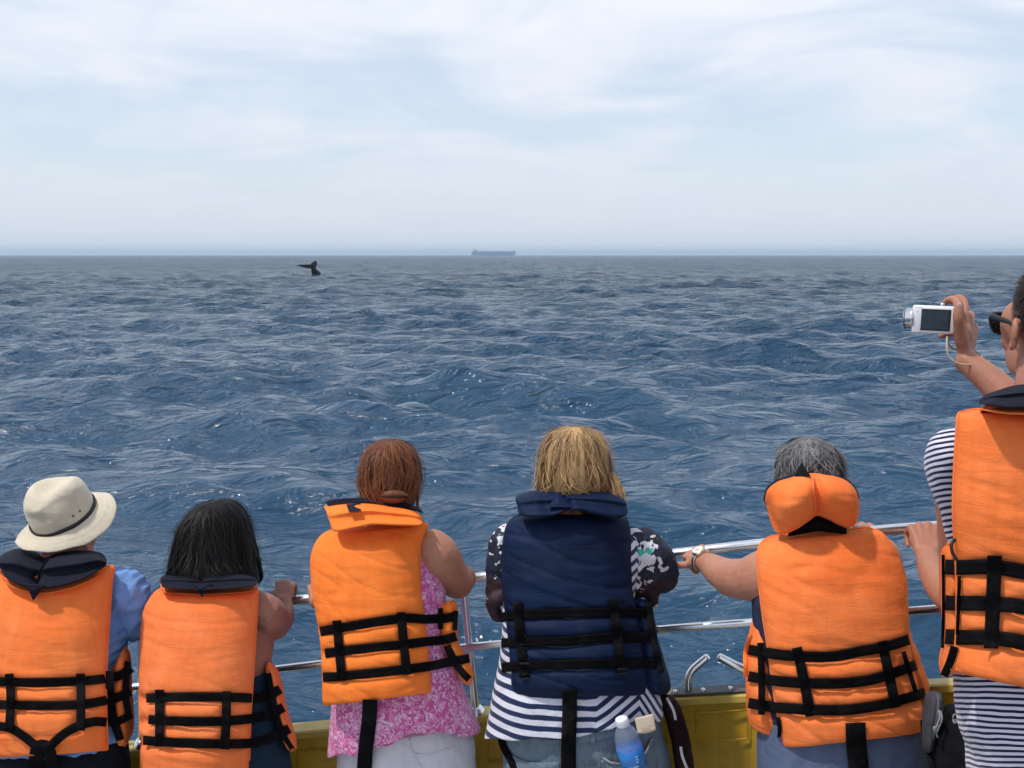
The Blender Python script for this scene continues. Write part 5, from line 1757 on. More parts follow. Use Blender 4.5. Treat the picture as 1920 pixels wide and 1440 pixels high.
def bottle_and_card(bj):
    base = W(1180, 1440, 2.715)
    up_ = Vector((-0.006, 0, 0.030))
    root = thing('water_bottle', 'small clear water bottle with white cap and blue label in the jeans pocket', 'bottle', base)
    ax = (W(1166, 1350, 2.700) - W(1188, 1430, 2.712)).normalized()
    o = W(1191, 1448, 2.708) + up_
    M = Vector((0, 0, 1)).rotation_difference(ax).to_matrix()
    glass = MAT('clear_plastic')
    glass.base((0.75, 0.85, 0.97)); glass.set(Roughness=0.08, Transmission_Weight=0.85); glass.b.inputs['IOR'].default_value = 1.25
    glass.bump(glass.noise(60, 3, 0.6), 0.4, 0.004)
    water = MAT('bottle_water')
    water.base((0.45, 0.60, 0.85)); water.set(Roughness=0.1, Transmission_Weight=0.6)
    def lathe(prof, seg=36):
        prof = [(r * 1.1, z) for r, z in prof]
        return rings_geo([[o + M @ Vector((r * math.cos(2 * math.pi * k / seg), r * math.sin(2 * math.pi * k / seg), z)) for k in range(seg)] for r, z in prof])
    Rb = 0.0315
    body = link('bottle_body', lathe([(0.027, -0.07), (Rb, -0.062), (Rb, -0.03), (Rb * 0.97, -0.02), (Rb, 0.0), (Rb, 0.054), (Rb * 0.99, 0.058), (Rb * 0.94, 0.064), (Rb * 0.97, 0.068), (Rb * 0.90, 0.080), (Rb * 0.76, 0.094), (0.017, 0.106), (0.0135, 0.112), (0.0135, 0.122)]), glass.m, root)
    lab = MAT('blue_label')
    X = lab.xyz()
    f = lab.rng(X[2], W(1188, 1425, 2.68).z - base.z, W(1188, 1405, 2.68).z - base.z)
    lab.base(lab.mix(f, (0.03, 0.22, 0.62), (0.02, 0.16, 0.55)))
    lab.set(Roughness=0.3)
    link('label', lathe([(Rb + 0.0006, -0.012), (Rb + 0.0007, 0.048), (Rb + 0.0002, 0.0485)]), lab.m, body)
    white = plain('white_cap_plastic', (0.72, 0.74, 0.78), 0.4, 0, 0.03, 40, 0)
    cap = lathe([(0.0150, 0.111), (0.0158, 0.113), (0.0158, 0.126), (0.0150, 0.131), (0.012, 0.1325)])
    cp = link('cap', cap, white, root)
    for k in range(24):
        a = 2 * math.pi * k / 24
        c = o + M @ Vector((0.0175 * math.cos(a), 0.0175 * math.sin(a), 0.120))
        cap.merge(box(c, (0.0008, 0.0008, 0.006), M))
    cp.data.clear_geometry(); g = cap; off = wloc(root)
    cp.data.from_pydata((np.array(g.v) - np.array(off)).tolist(), [], g.f)
    # small unreadable print on the label: short strokes
    wm = plain('label_print', (0.75, 0.80, 0.90), 0.4, 0, 0.02, 40, 0)
    rd = random.Random(3)
    g = Geo()
    for (a0, z0, n_, dz) in ((-1.95, 0.004, 9, 0.0), (-1.3, 0.016, 3, 0.006), (-1.3, 0.024, 3, 0.006), (-1.3, 0.032, 3, 0.006)):
        for k in range(n_):
            a = a0 + k * 0.085
            z = z0 + rd.uniform(-0.0006, 0.0006)
            c = o + M @ Vector(((Rb * 1.1 + 0.0015) * math.cos(a), (Rb * 1.1 + 0.0015) * math.sin(a), z))
            g.merge(ellipsoid(c, (0.0009, 0.0009, 0.0017 if rd.random() < 0.5 else 0.0011)))
    link('print', g, wm, body)
    cb = W(1210, 1358, 2.72)
    c = MAT('beige_card')
    card = thing('paper_card', 'beige paper tag sticking out of the jeans pocket beside the bottle', 'card', cb)
    pts = []
    n = 8
    g = Geo()
    vs = []
    for j in range(n + 1):
        for i in range(n + 1):
            u, v = i / n, j / n
            px = lerp(lerp(1190, 1226, u), lerp(1196, 1230, u), v)
            py = lerp(lerp(1347, 1338, u), lerp(1376, 1369, u) + 2.5 * math.sin(u * math.pi), v)
            vs.append(W(px, py, 2.735 - 0.012 * v + 0.006 * (u - 0.5) ** 2))
    m_ = len(vs)
    fs = [(j * (n + 1) + i, (j + 1) * (n + 1) + i, (j + 1) * (n + 1) + i + 1, j * (n + 1) + i + 1) for j in range(n) for i in range(n)]
    vs2 = [v + Vector((0, 0.0012, 0)) for v in vs]
    ed = list(range(n + 1)) + [j * (n + 1) + n for j in range(1, n + 1)] + [n * (n + 1) + i for i in range(n - 1, -1, -1)] + [j * (n + 1) for j in range(n - 1, 0, -1)]
    g.add(vs + vs2, fs + [tuple(reversed([k + m_ for k in f])) for f in fs] + [(ed[k], ed[(k + 1) % len(ed)], ed[(k + 1) % len(ed)] + m_, ed[k] + m_) for k in range(len(ed))])
    sheet = link('sheet', g, CARD, card)
    g = Geo()
    for j, (u0, u1) in enumerate(((0.25, 0.85), (0.3, 0.7))):
        for k in range(7):
            u = lerp(u0, u1, k / 6); v = 0.72 + j * 0.1
            px = lerp(1194, 1229, u); py = lerp(1347, 1338, u) + 30 * v
            g.merge(box(W(px, py, 2.7235 - 0.0), (0.0011, 0.0004, 0.0008)))
    link('print', g, plain('brown_print', (0.25, 0.18, 0.12), 0.8, 0, 0.1, 60, 0), sheet, smooth=False)


# ================================================================== person with short grey hair
def person_grey():
    base = Vector((W(1570, 1400, 2.6).x, 2.62, DECK_Z))
    root = thing('person', 'person with short grey hair and raised orange collar, watch on the hand gripping the rail', 'person', base)
    hips, feet = std_legs(base.x, 2.66)
    g = Geo()
    hc = W(1520, 922, 2.70)
    M = rotm(0.08, -0.15)
    g.merge(head_geo(hc, M, 0.97))
    neck = W(1545, 990, 2.68)
    g.merge(tube([hc + M @ Vector((0, -0.02, -0.04)), neck, neck + Vector((0, -0.02, -0.1))], [0.055, 0.058, 0.07], 14, 3))
    g.merge(loft([(1490, 998, 1610, 998, 2.67, 0.05), (1440, 1020, 1675, 1015, 2.67, 0.085), (1432, 1060, 1690, 1060, 2.66, 0.11), (1432, 1120, 1688, 1120, 2.64, 0.12), (1436, 1200, 1690, 1200, 2.62, 0.12), (1446, 1290, 1700, 1290, 2.61, 0.11), (1450, 1380, 1700, 1380, 2.61, 0.11)], seg=28))
    sh, el, wr = W(1462, 1072, 2.63), W(1368, 1083, 2.80), W(1316, 1050, 2.94)
    g.merge(tube([sh, W(1432, 1080, 2.66), W(1400, 1086, 2.72), el], [0.068, 0.066, 0.056, 0.050], 20, 5))
    g.merge(tube([el + Vector((0.01, 0, 0)), W(1352, 1074, 2.84), W(1334, 1061, 2.89), wr], [0.049, 0.044, 0.035, (0.027, 0.023)], 18, 5))
    g.merge(hand_geo(wr, (W(1292, 1026, 3.06) - wr), Vector((-0.75, 0.0, -0.5)), Vector((0.2, -0.5, 0.85)), ((1.1, 1.1, 0.7), (1.2, 1.1, 0.7), (1.2, 1.1, 0.7), (1.2, 1.1, 0.7)), thumb=0.1, sc=0.92, thumb_dir=Vector((-1, 0.1, -0.05))))
    shR, elR, wrR = W(1655, 1075, 2.66), W(1668, 1130, 2.78), W(1650, 1035, 2.74)
    g.merge(tube([W(1640, 1062, 2.65), W(1658, 1085, 2.66), W(1664, 1120, 2.70), W(1665, 1140, 2.76)], [0.052, 0.053, 0.048, 0.043], 18, 5))
    g.merge(tube([W(1665, 1140, 2.76), W(1655, 1090, 2.78), W(1645, 1050, 2.76)], [0.042, 0.038, 0.024], 14, 4))
    g.merge(hand_geo(W(1645, 1046, 2.755), Vector((-0.1, 0.4, 0.8)), Vector((-1, 0, 0)), Vector((0, -0.9, 0.4)), (1.1, 1.1, 0.6), sc=0.9))
    g.merge(legs_geo(*hips, *feet, r=(0.095, 0.08, 0.06, 0.055, 0.035)))
    body = union('body', g, SK_PALE, root, 0.0042, 4, 0.5)
    # tank top
    g = loft([(1500, 1000, 1600, 1000, 2.66, 0.06), (1445, 1022, 1668, 1018, 2.66, 0.095), (1432, 1070, 1684, 1070, 2.65, 0.122), (1412, 1118, 1694, 1110, 2.635, 0.135), (1412, 1150, 1696, 1150, 2.63, 0.135), (1418, 1220, 1700, 1220, 2.61, 0.135), (1428, 1310, 1712, 1310, 2.60, 0.13), (1432, 1362, 1712, 1362, 2.60, 0.125)], seg=50, wr=0.004, seed=15)
    tank = link('tank_top', g, TANK_NAVY, root)
    g = Geo()
    g.merge(loft([(1430, 1335, 1722, 1335, 2.60, 0.135), (1426, 1370, 1728, 1360, 2.60, 0.142), (1424, 1400, 1736, 1395, 2.60, 0.15), (1422, 1440, 1742, 1440, 2.60, 0.155), (1420, 1540, 1748, 1540, 2.61, 0.155), (1440, 1640, 1740, 1640, 2.63, 0.14)], seg=48))
    for h, f in zip(hips, feet):
        k = (h + f) / 2 + Vector((0, 0.03, 0))
        g.merge(tube([h, lerp(h, k, 0.6), k], [0.13, 0.12, 0.105], 16, 3))
    def dsp(p):
        q = p + base
        return 0.005 * noise.noise(Vector((q.x * 18, q.y * 9, q.z * 9))) + 0.002 * noise.noise(q * 45)
    sh_ = union('shorts', g, SHORTS_GREY, root, 0.007, 3, disp=dsp)
    shoes(root, feet, SHOE)
    # watch
    ax = (el - wr).normalized()
    c0 = wr + ax * 0.004
    u = Vector((0, 0, 1)); u = (u - ax * u.dot(ax)).normalized(); w_ = ax.cross(u)
    rings = []
    for k in range(29):
        a = 2 * math.pi * k / 28
        rr_ = 0.0305
        rad = u * (math.sin(a) * rr_ * 0.93) + w_ * (math.cos(a) * rr_)
        c = c0 + rad
        n_ = rad.normalized()
        seg_ = 1.0 + 0.10 * (k % 2)
        rings.append([c + ax * 0.008 * seg_ + n_ * 0.0, c + ax * 0.007 + n_ * 0.003, c - ax * 0.007 + n_ * 0.003, c - ax * 0.008 * seg_])
    wt_ = link('wristwatch', rings_geo(rings, cap=False), GOLD, root)
    nn = (Vector((-0.25, -0.55, 0.8)) - ax * Vector((-0.25, -0.55, 0.8)).dot(ax)).normalized()
    cc = c0 + nn * 0.0315
    sd_ = ax.cross(nn)
    disc = lambda r, z0, z1: rings_geo([[cc + nn * z + (ax * math.cos(a) + sd_ * math.sin(a)) * rr for a in np.linspace(0, 2 * math.pi, 29)[:-1]] for z, rr in ((z0, r * 0.96), (z0 + 0.001, r), (z1 - 0.001, r), (z1, r * 0.93))])
    link('watch_case', disc(0.019, -0.002, 0.007), GOLD, wt_)
    link('watch_dial', disc(0.0155, 0.0068, 0.0078), WATCH_FACE, wt_)
    link('hand_marker', box(cc + nn * 0.0083 + ax * 0.004, (0.0005, 0.0005, 0.0005)).merge(tube([cc + nn * 0.0083, cc + nn * 0.0083 + ax * 0.010], [0.0006] * 2, 6, 1)).merge(tube([cc + nn * 0.0083, cc + nn * 0.0083 + sd_ * 0.007], [0.0006] * 2, 6, 1)), BLACK_PLASTIC, wt_)
    # ring on index finger
    # jacket
    rows = [(1474, 1003, 1628, 990, 2.655, 2.645), (1448, 1006, 1652, 999, 2.65, 2.60), (1428, 1018, 1670, 1022, 2.63, 2.575), (1421, 1040, 1684, 1048, 2.61, 2.555), (1422, 1080, 1696, 1085, 2.59, 2.53), (1430, 1150, 1699, 1150, 2.56, 2.50), (1440, 1215, 1703, 1210, 2.54, 2.485), (1450, 1290, 1716, 1280, 2.53, 2.475), (1460, 1350, 1727, 1335, 2.525, 2.47), (1466, 1390, 1728, 1362, 2.525, 2.47), (1470, 1400, 1726, 1367, 2.525, 2.475)]
    H = [[(1403, 1218), (1450, 1226), (1500, 1231), (1560, 1231), (1610, 1222), (1660, 1213), (1705, 1199)],
         [(1403, 1268), (1450, 1276), (1510, 1281), (1580, 1281), (1640, 1273), (1718, 1247)],
         [(1403, 1318), (1450, 1326), (1520, 1331), (1590, 1331), (1660, 1320), (1735, 1299)]]
    V = [[(1494, 1214), (1508, 1280), (1520, 1343)], [(1654, 1202), (1666, 1260), (1680, 1327)]]
    side = {'rows': [(1412, 1163, 1424, 1176, 2.68, 2.62, 2.60), (1406, 1190, 1442, 1192, 2.66, 2.60, 2.575), (1402, 1215, 1450, 1212, 2.65, 2.585, 2.56), (1400, 1270, 1456, 1270, 2.64, 2.575, 2.545), (1402, 1330, 1460, 1332, 2.64, 2.565, 2.54), (1408, 1358, 1460, 1370, 2.64, 2.565, 2.54), (1420, 1368, 1456, 1386, 2.64, 2.57, 2.55)], 'th': 0.032}
    side2 = {'rows': [(1694, 1195, 1703, 1180, 2.56, 2.575, 2.62), (1698, 1225, 1712, 1210, 2.55, 2.565, 2.62), (1708, 1265, 1726, 1250, 2.55, 2.565, 2.62), (1718, 1305, 1738, 1290, 2.55, 2.56, 2.62), (1726, 1345, 1744, 1325, 2.55, 2.56, 2.62), (1728, 1360, 1742, 1345, 2.55, 2.56, 2.62)], 'th': 0.03}
    extra = [([(1426, 1205), (1428, 1270), (1428, 1340)], 6.5, 0.008), ([(1694, 1222), (1706, 1262), (1718, 1300)], 4.5, 0.009), ([(1459, 1345), (1462, 1370), (1460, 1386)], 4, 0.004)]
    back, bv = jacket(root, rows, ORANGE, H, V, [side, side2], [tank, body], extra=extra, seed=11, half=9.8, wr=0.0028, th=0.052)
    link('side_tape', drape([(1408, 1190), (1398, 1220), (1398, 1270)], 4, bv, lift=0.001), ORANGE2, back)
    link('strap', drape([(1604, 1355), (1606, 1400), (1612, 1456)], 19, bvh_of([sh_, back]), lift=0.006, smoothn=14), WEB, back)
    # raised collar: two thick lobes meeting at a seam
    rows = [(1434, 940, 1441, 962, 2.62, 2.61, 2.60), (1440, 918, 1452, 992, 2.60, 2.57, 2.58), (1458, 903, 1464, 1003, 2.59, 2.545, 2.57), (1480, 896, 1486, 996, 2.585, 2.53, 2.565), (1505, 889, 1508, 982, 2.58, 2.53, 2.565), (1528, 887, 1529, 968, 2.585, 2.55, 2.575), (1548, 890, 1552, 974, 2.58, 2.53, 2.565), (1570, 894, 1572, 984, 2.585, 2.53, 2.565), (1590, 903, 1590, 990, 2.59, 2.54, 2.57), (1604, 918, 1600, 982, 2.60, 2.565, 2.58), (1611, 936, 1608, 955, 2.62, 2.61, 2.60)]
    g, b = panel_geo(rows, 0.052, nu=30, sub=8, pu=2.6, pv=4, wr=0.003, bulge=1.6, up=0.35, seed=3, dent=lambda px, py: 1.0 * math.exp(-((px - 1529 - (py - 930) * 0.03) / 5.5) ** 2))
    co_ = link('collar', g, ORANGE, back)
    link('collar_seam', drape([(1524, 892), (1527, 930), (1531, 966)], 1.6, bvh_of([co_]), lift=0.0005, th=0.002, step=3), ORANGE3, co_)
    r2 = [(r[0] - (3 if r[0] < 1528 else -1), r[1] - 3, r[2], r[3] - 6, r[4] + 0.018, r[5] + 0.035, r[6] + 0.03) for r in rows]
    g, b = panel_geo(r2, 0.03, nu=20, sub=6, pu=3, pv=5, bulge=1.0, up=0.3)
    link('collar_lining', g, COLLAR_NAVY, back)
    g, b = panel_geo([(1476, 990, 1478, 1006, 2.60, 2.59), (1492, 984, 1494, 1003, 2.60, 2.585), (1510, 974, 1512, 1000, 2.60, 2.58), (1532, 968, 1534, 996, 2.60, 2.58), (1552, 974, 1552, 998, 2.60, 2.58), (1574, 984, 1574, 1000, 2.60, 2.585), (1588, 988, 1588, 1002, 2.60, 2.59)], 0.02, nu=14, sub=6, pu=3, pv=5)
    link('neck_shade_strip', g, WEB, back)  # black strip standing in for the shade under the raised collar
    tab(back, [(1490, 893), (1520, 893), (1503, 868)], 2.60, WEB)
    # hair, short and tousled
    hrows = [(1505, 821, 1535, 820, 2.70, 0.02), (1482, 832, 1556, 832, 2.70, 0.07), (1467, 850, 1570, 849, 2.70, 0.09), (1461, 872, 1577, 870, 2.70, 0.098), (1460, 895, 1577, 893, 2.70, 0.10), (1456, 915, 1581, 913, 2.69, 0.10), (1464, 935, 1573, 935, 2.685, 0.085), (1476, 955, 1562, 955, 2.68, 0.07)]
    S = Surf(hrows)
    def fn(rd):
        t0 = rd.uniform(0, 0.75)
        def fix(phi, t, phi0):
            return phi + 3.2 * noise.noise(Vector((phi0 * 0.9, t0 * 2.2, 5.0))) * (t - t0)
        return lock(S, rd, span=(0.8, 2.2), front=0.2, t0r=(t0, t0 + 0.01), t1r=(t0 + 0.16, t0 + 0.28), w=0.19, radial=0.16, wave=0.45, seed=7.9, fly=0.05, k0r=(0.93, 0.985), n=8, tip=0.08, tamp=0.9, rowk=7, fix=fix)
    strands('hair', S.geo(0.93), HAIR_GRY, root, fn, 11000, bt=0.35, width=0.0012, seed=12, tintf=lambda p: 0.3 * noise.noise(Vector((p.x * 45, p.y * 30, p.z * 30))) + (0.12 if p.z > hc.z + 0.05 else 0))


# ================================================================== standing person with the compact camera
def person_camera():
    HS = 1.08
    HC = W(1976, 624, 2.15)
    base = Vector((W(1940, 1400, 2.15).x, 2.12, DECK_Z))
    root = thing('person', 'person in sunglasses and striped shirt raising a white compact camera with one hand', 'person', base)
    g = Geo()
    M = rotm(R(4), 0.02)
    g.merge(head_geo(HC, M, HS))
    neck = W(1960, 760, 2.12)
    g.merge(tube([HC + M @ Vector((0, -0.02, -0.04)), lerp(HC, neck, 0.6), neck, neck + Vector((0, 0, -0.1))], [0.058, 0.060, 0.064, 0.08], 16, 3))
    cx = base.x
    hz_ = DECK_Z + 0.93
    hips = (Vector((cx - 0.09, 2.12, hz_)), Vector((cx + 0.09, 2.12, hz_)))
    feet = (Vector((cx - 0.12, 2.08, DECK_Z + 0.06)), Vector((cx + 0.12, 2.16, DECK_Z + 0.06)))
    g.merge(loft([(1880, 775, 2040, 775, 2.12, 0.06), (1795, 815, 2120, 810, 2.12, 0.09), (1795, 900, 2110, 900, 2.12, 0.11), (1825, 1050, 2080, 1050, 2.12, 0.10), (1840, 1200, 2070, 1200, 2.12, 0.095), (1845, 1340, 2070, 1340, 2.12, 0.10), (1850, 1460, 2070, 1460, 2.12, 0.10), (1850, 1700, 2070, 1700, 2.12, 0.10)], seg=28))
    g.merge(legs_geo(*hips, *feet))
    # left arm, hand on the rail
    el = W(1800, 1125, 2.28); wr = W(1737, 1038, 2.50)
    g.merge(tube([W(1795, 870, 2.14), W(1800, 1000, 2.20), el], [0.05, 0.045, 0.042], 16, 5))
    g.merge(tube([el, W(1776, 1110, 2.34), W(1750, 1075, 2.43), wr], [0.043, 0.040, 0.033, (0.026, 0.022)], 18, 5))
    g.merge(hand_geo(wr, W(1729, 974, 2.585) - wr, Vector((1, 0, 0.05)), Vector((0, -0.9, 0.4)), ((1.25, 1.2, 0.7),) * 4, thumb=0.9, sc=1.0, thumb_dir=Vector((0.35, 0.7, 0.55))))
    # right arm, raised in front, hand with camera
    wr2 = W(1810, 676, 2.52)
    g.merge(tube([W(2070, 850, 2.14), W(2040, 870, 2.25), W(1985, 838, 2.36)], [0.052, 0.048, 0.044], 16, 5))
    g.merge(tube([W(1985, 838, 2.36), W(1925, 782, 2.42), W(1860, 716, 2.48), wr2], [0.044, 0.044, 0.035, (0.026, 0.028)], 18, 5))
    # camera hand: palm behind the grip side, fingers over the top edge, thumb on the back
    f = (W(1806, 600, 2.535) - wr2).normalized()
    # palm
    K = []
    for (kx, ky, kY) in ((1796, 590, 2.515), (1808, 590, 2.54), (1818, 598, 2.56), (1826, 612, 2.575)):
        K.append(W(kx, ky, kY))
    for i, k in enumerate(K):
        g.merge(tube([wr2 + (k - wr2) * 0.02, lerp(wr2, k, 0.55), k], [0.016, 0.015, 0.0115], 12, 3))
    g.merge(ellipsoid(W(1806, 630, 2.53), (0.022, 0.020, 0.034)))
    # index over the top, curling to the shutter
    g.merge(tube([K[0], W(1794, 566, 2.53), W(1782, 561, 2.56), W(1771, 568, 2.575)], [0.0105, 0.0098, 0.009, 0.0078], 12, 4))
    g.merge(tube([K[1], W(1808, 568, 2.56), W(1797, 558, 2.59), W(1784, 566, 2.60)], [0.0105, 0.0098, 0.009, 0.008], 12, 4))
    g.merge(tube([K[2], W(1820, 590, 2.60), W(1806, 592, 2.625), W(1790, 598, 2.62)], [0.0105, 0.0095, 0.009, 0.008], 12, 4))
    g.merge(tube([K[3], W(1824, 618, 2.61), W(1806, 622, 2.63), W(1772, 628, 2.585), W(1764, 630, 2.57)], [0.010, 0.009, 0.0085, 0.008, 0.007], 12, 4))
    # thumb on the back of the camera
    g.merge(tube([W(1803, 640, 2.51), W(1799, 615, 2.495), W(1797, 596, 2.487), W(1798, 574, 2.49), W(1799, 568, 2.492)], [0.016, 0.0125, 0.0125, 0.0115, 0.009], 14, 4))
    m = skin('skin_ruddy', (0.36, 0.155, 0.095), (0.43, 0.195, 0.125), (0.42, 0.105, 0.065))
    body = union('body', g, m.m, root, 0.0036, 4, 0.5)
    link('nail', ellipsoid(W(1799, 573, 2.4795), (0.0058, 0.0018, 0.0075)), plain('nail', (0.62, 0.36, 0.30), 0.3, 0, 0.05, 40, 0), body)
    # wrist loop of the camera is part of the camera; see below
    # striped shirt: sleeve and body
    g = Geo()
    g.merge(loft([(1880, 772, 2040, 772, 2.12, 0.065), (1800, 800, 2120, 800, 2.12, 0.10), (1798, 900, 2112, 900, 2.12, 0.125), (1802, 1020, 2102, 1020, 2.12, 0.125), (1803, 1150, 2095, 1150, 2.12, 0.12), (1798, 1250, 2100, 1250, 2.12, 0.13), (1799, 1320, 2105, 1320, 2.12, 0.135), (1806, 1370, 2110, 1370, 2.12, 0.135), (1820, 1420, 2112, 1420, 2.12, 0.135), (1828, 1500, 2112, 1500, 2.12, 0.135), (1832, 1640, 2116, 1640, 2.12, 0.135)], seg=48))
    g.merge(tube([W(1830, 850, 2.10), W(1793, 850, 2.12), W(1786, 880, 2.14), W(1800, 940, 2.16), W(1812, 1010, 2.18), W(1822, 1060, 2.2)], [0.045, (0.056, 0.055), (0.052, 0.052), 0.046, 0.042, 0.04], 22, 5))
    g.merge(tube([W(2090, 850, 2.10), W(2110, 860, 2.14), W(2070, 872, 2.24)], [0.05, 0.056, 0.052], 20, 4))
    def dsp(p):
        q = p + base
        return 0.004 * noise.noise(Vector((q.x * 14 + q.z * 6, q.y * 12, q.z * 18)))
    shirt = union('shirt', g, STRIPE_FINE, root, 0.005, 3, disp=dsp)
    g = Geo()
    g.merge(legs_geo(*hips, *[f_ + Vector((0, 0, 0.06)) for f_ in feet], r=(0.12, 0.10, 0.085, 0.07, 0.06)))
    union('trousers', g, DARK_TROUSERS, root, 0.008, 3)
    shoes(root, feet, SHOE)
    # sunglasses
    def L(x, y, z):
        return HC + M @ (Vector((x, y, z)) * HS)
    g = Geo()
    for s_ in (-1, 1):
        g.merge(tube([L(0.068 * s_, 0.103, 0.024), L(0.0765 * s_, 0.082, 0.025), L(0.084 * s_, 0.03, 0.022), L(0.087 * s_, -0.005, 0.018), L(0.084 * s_, -0.02, 0.0)], [(0.002, 0.007), (0.002, 0.007), (0.002, 0.0055), (0.002, 0.004), (0.002, 0.003)], 10, 4, updir=M @ Vector((0, 0, 1))))
        rim = [(0.012, 0.116, 0.020), (0.038, 0.114, 0.028), (0.068, 0.103, 0.027), (0.070, 0.101, 0.012), (0.060, 0.103, -0.006), (0.038, 0.110, -0.011), (0.018, 0.114, -0.004), (0.012, 0.116, 0.020)]
        g.merge(tube([L(x * s_, y, z) for x, y, z in rim], [0.0032] * 8, 8, 5))
    g.merge(tube([L(-0.013, 0.116, 0.014), L(0, 0.119, 0.016), L(0.013, 0.116, 0.014)], [0.003] * 3, 8, 3))
    sg = link('sunglasses', g, BLACK_PLASTIC, root)
    lens = MAT('dark_green_lens'); lens.base((0.012, 0.022, 0.016)); lens.set(Roughness=0.12)
    for s_ in (-1, 1):
        P_ = catmull(rim, 5)[:-1]
        g = Geo()
        n = len(P_)
        a_ = [L(p[0] * s_, p[1] + 0.0008, p[2]) for p in P_]; b_ = [L(p[0] * s_, p[1] - 0.0008, p[2]) for p in P_]
        g.add(a_ + b_ + [L(0.040 * s_, 0.1125, 0.008), L(0.040 * s_, 0.1105, 0.008)], [(i, (i + 1) % n, 2 * n) for i in range(n)] + [((i + 1) % n + n, i + n, 2 * n + 1) for i in range(n)] + [(i, i + n, (i + 1) % n + n, (i + 1) % n) for i in range(n)])
        link('lens', g, lens.m, sg)
    # short dark hair following the skull
    def fn(rd):
        while True:
            th_ = rd.uniform(0, 2 * math.pi); z = rd.uniform(-0.75, 1)
            q = math.sqrt(1 - z * z)
            v = Vector((math.cos(th_) * q, math.sin(th_) * q, z))
            # leave out face, and below the nape
            if v.y > 0.45 and v.z < 0.55: continue
            if abs(v.x) > 0.62 and v.z < -0.30 and v.y > -0.45: continue
            if abs(v.x) > 0.6 and v.y > 0.30 and v.z < 0.05: continue
            break
        c = Vector((0, -0.015, 0.035)) ; r = Vector((0.0775, 0.0975, 0.090))
        p = c + Vector((v.x * r.x, v.y * r.y, v.z * r.z))
        n_ = Vector((v.x / r.x, v.y / r.y, v.z / r.z)).normalized()
        side = v.z < 0.35
        ln = rd.uniform(0.006, 0.011) if side else rd.uniform(0.014, 0.026)
        d = Vector((0, -0.3 + 0.9 * sm(0.2, 0.9, v.z), -1 + sm(0.3, 1, v.z))) * (0.8) + n_ * (0.35 if side else 0.55) + Vector((rd.uniform(-.3, .3), rd.uniform(-.3, .3), rd.uniform(-.2, .2)))
        d.normalize()
        return [(HC + M @ (p * HS + d * ln * t + n_ * (-0.15 * ln * t * t)), M @ n_) for t in (0, 0.35, 0.7, 1)]
    cap = Geo()
    e = ellipsoid((0, 0, 0), (1, 1, 1))
    keep = []
    for v in e.v:
        v = Vector(v)
        drop = sm(0.25, 0.50, v.y) * (1 - sm(0.40, 0.62, v.z)) + sm(0.45, 0.62, abs(v.x)) * sm(-0.45, -0.2, v.y) * (1 - sm(-0.42, -0.2, v.z)) + (1 - sm(-0.9, -0.7, v.z)) + sm(0.5, 0.65, abs(v.x)) * sm(0.22, 0.38, v.y) * (1 - sm(0.0, 0.15, v.z))
        k = 1.0 - 0.12 * min(1, drop)
        r = Vector((0.0785, 0.0985, 0.0905)) * k
        keep.append(HC + M @ ((Vector((0, -0.015, 0.035)) + Vector((v.x * r.x, v.y * r.y, v.z * r.z))) * HS))
    cap.add(keep, e.f)
    strands('hair', cap, HAIR_BRN, root, fn, 9000, width=0.0009, seed=21)
    # life jacket
    rows = [(1830, 768, 2060, 768, 2.10, 2.08), (1808, 772, 2100, 772, 2.09, 2.04), (1797, 778, 2118, 778, 2.07, 2.02), (1795, 800, 2122, 800, 2.06, 2.00), (1790, 880, 2118, 880, 2.05, 1.985), (1788, 960, 2112, 965, 2.04, 1.975), (1793, 1050, 2105, 1055, 2.04, 1.97), (1795, 1130, 2100, 1135, 2.04, 1.97), (1793, 1200, 2100, 1225, 2.04, 1.97), (1786, 1245, 2100, 1310, 2.035, 1.965), (1784, 1256, 2098, 1325, 2.04, 1.97)]
    H = [[(1772, 1063), (1800, 1064), (1862, 1063), (1920, 1072), (2000, 1085), (2100, 1095)],
         [(1772, 1130), (1800, 1131), (1862, 1132), (1920, 1138), (2000, 1150), (2100, 1165)],
         [(1772, 1193), (1800, 1195), (1862, 1196), (1920, 1205), (2000, 1220), (2100, 1235)]]
    V = [[(1865, 1042), (1862, 1130), (1858, 1216)], [(2020, 1055), (2020, 1150), (2016, 1240)]]
    side = {'rows': [(1776, 1022, 1790, 1014, 2.16, 2.10, 2.07), (1767, 1040, 1798, 1036, 2.16, 2.09, 2.05), (1766, 1090, 1800, 1090, 2.16, 2.09, 2.045), (1768, 1150, 1800, 1150, 2.16, 2.09, 2.045), (1768, 1205, 1796, 1208, 2.16, 2.09, 2.045), (1763, 1240, 1785, 1240, 2.16, 2.10, 2.06), (1767, 1266, 1773, 1268, 2.16, 2.12, 2.08)], 'th': 0.035}
    extra = [([(1799, 1080), (1797, 1140), (1795, 1190)], 3.5, 0.006), ([(1790, 1212), (1782, 1240), (1770, 1268)], 8, 0.005), ([(1768, 1040), (1769, 1130), (1767, 1215)], 3, 0.004)]
    back, bv = jacket(root, rows, ORANGE, H, V, [side], [shirt, body], extra=extra, seed=31, half=14, wr=0.0024, th=0.05)
    link('neck_cord', tube([W(1790, 1012, 2.03), W(1784, 1020, 2.025), W(1786, 1036, 2.02), W(1794, 1050, 2.015)], [0.0035] * 4, 8, 4), BLACK_PLASTIC, back)
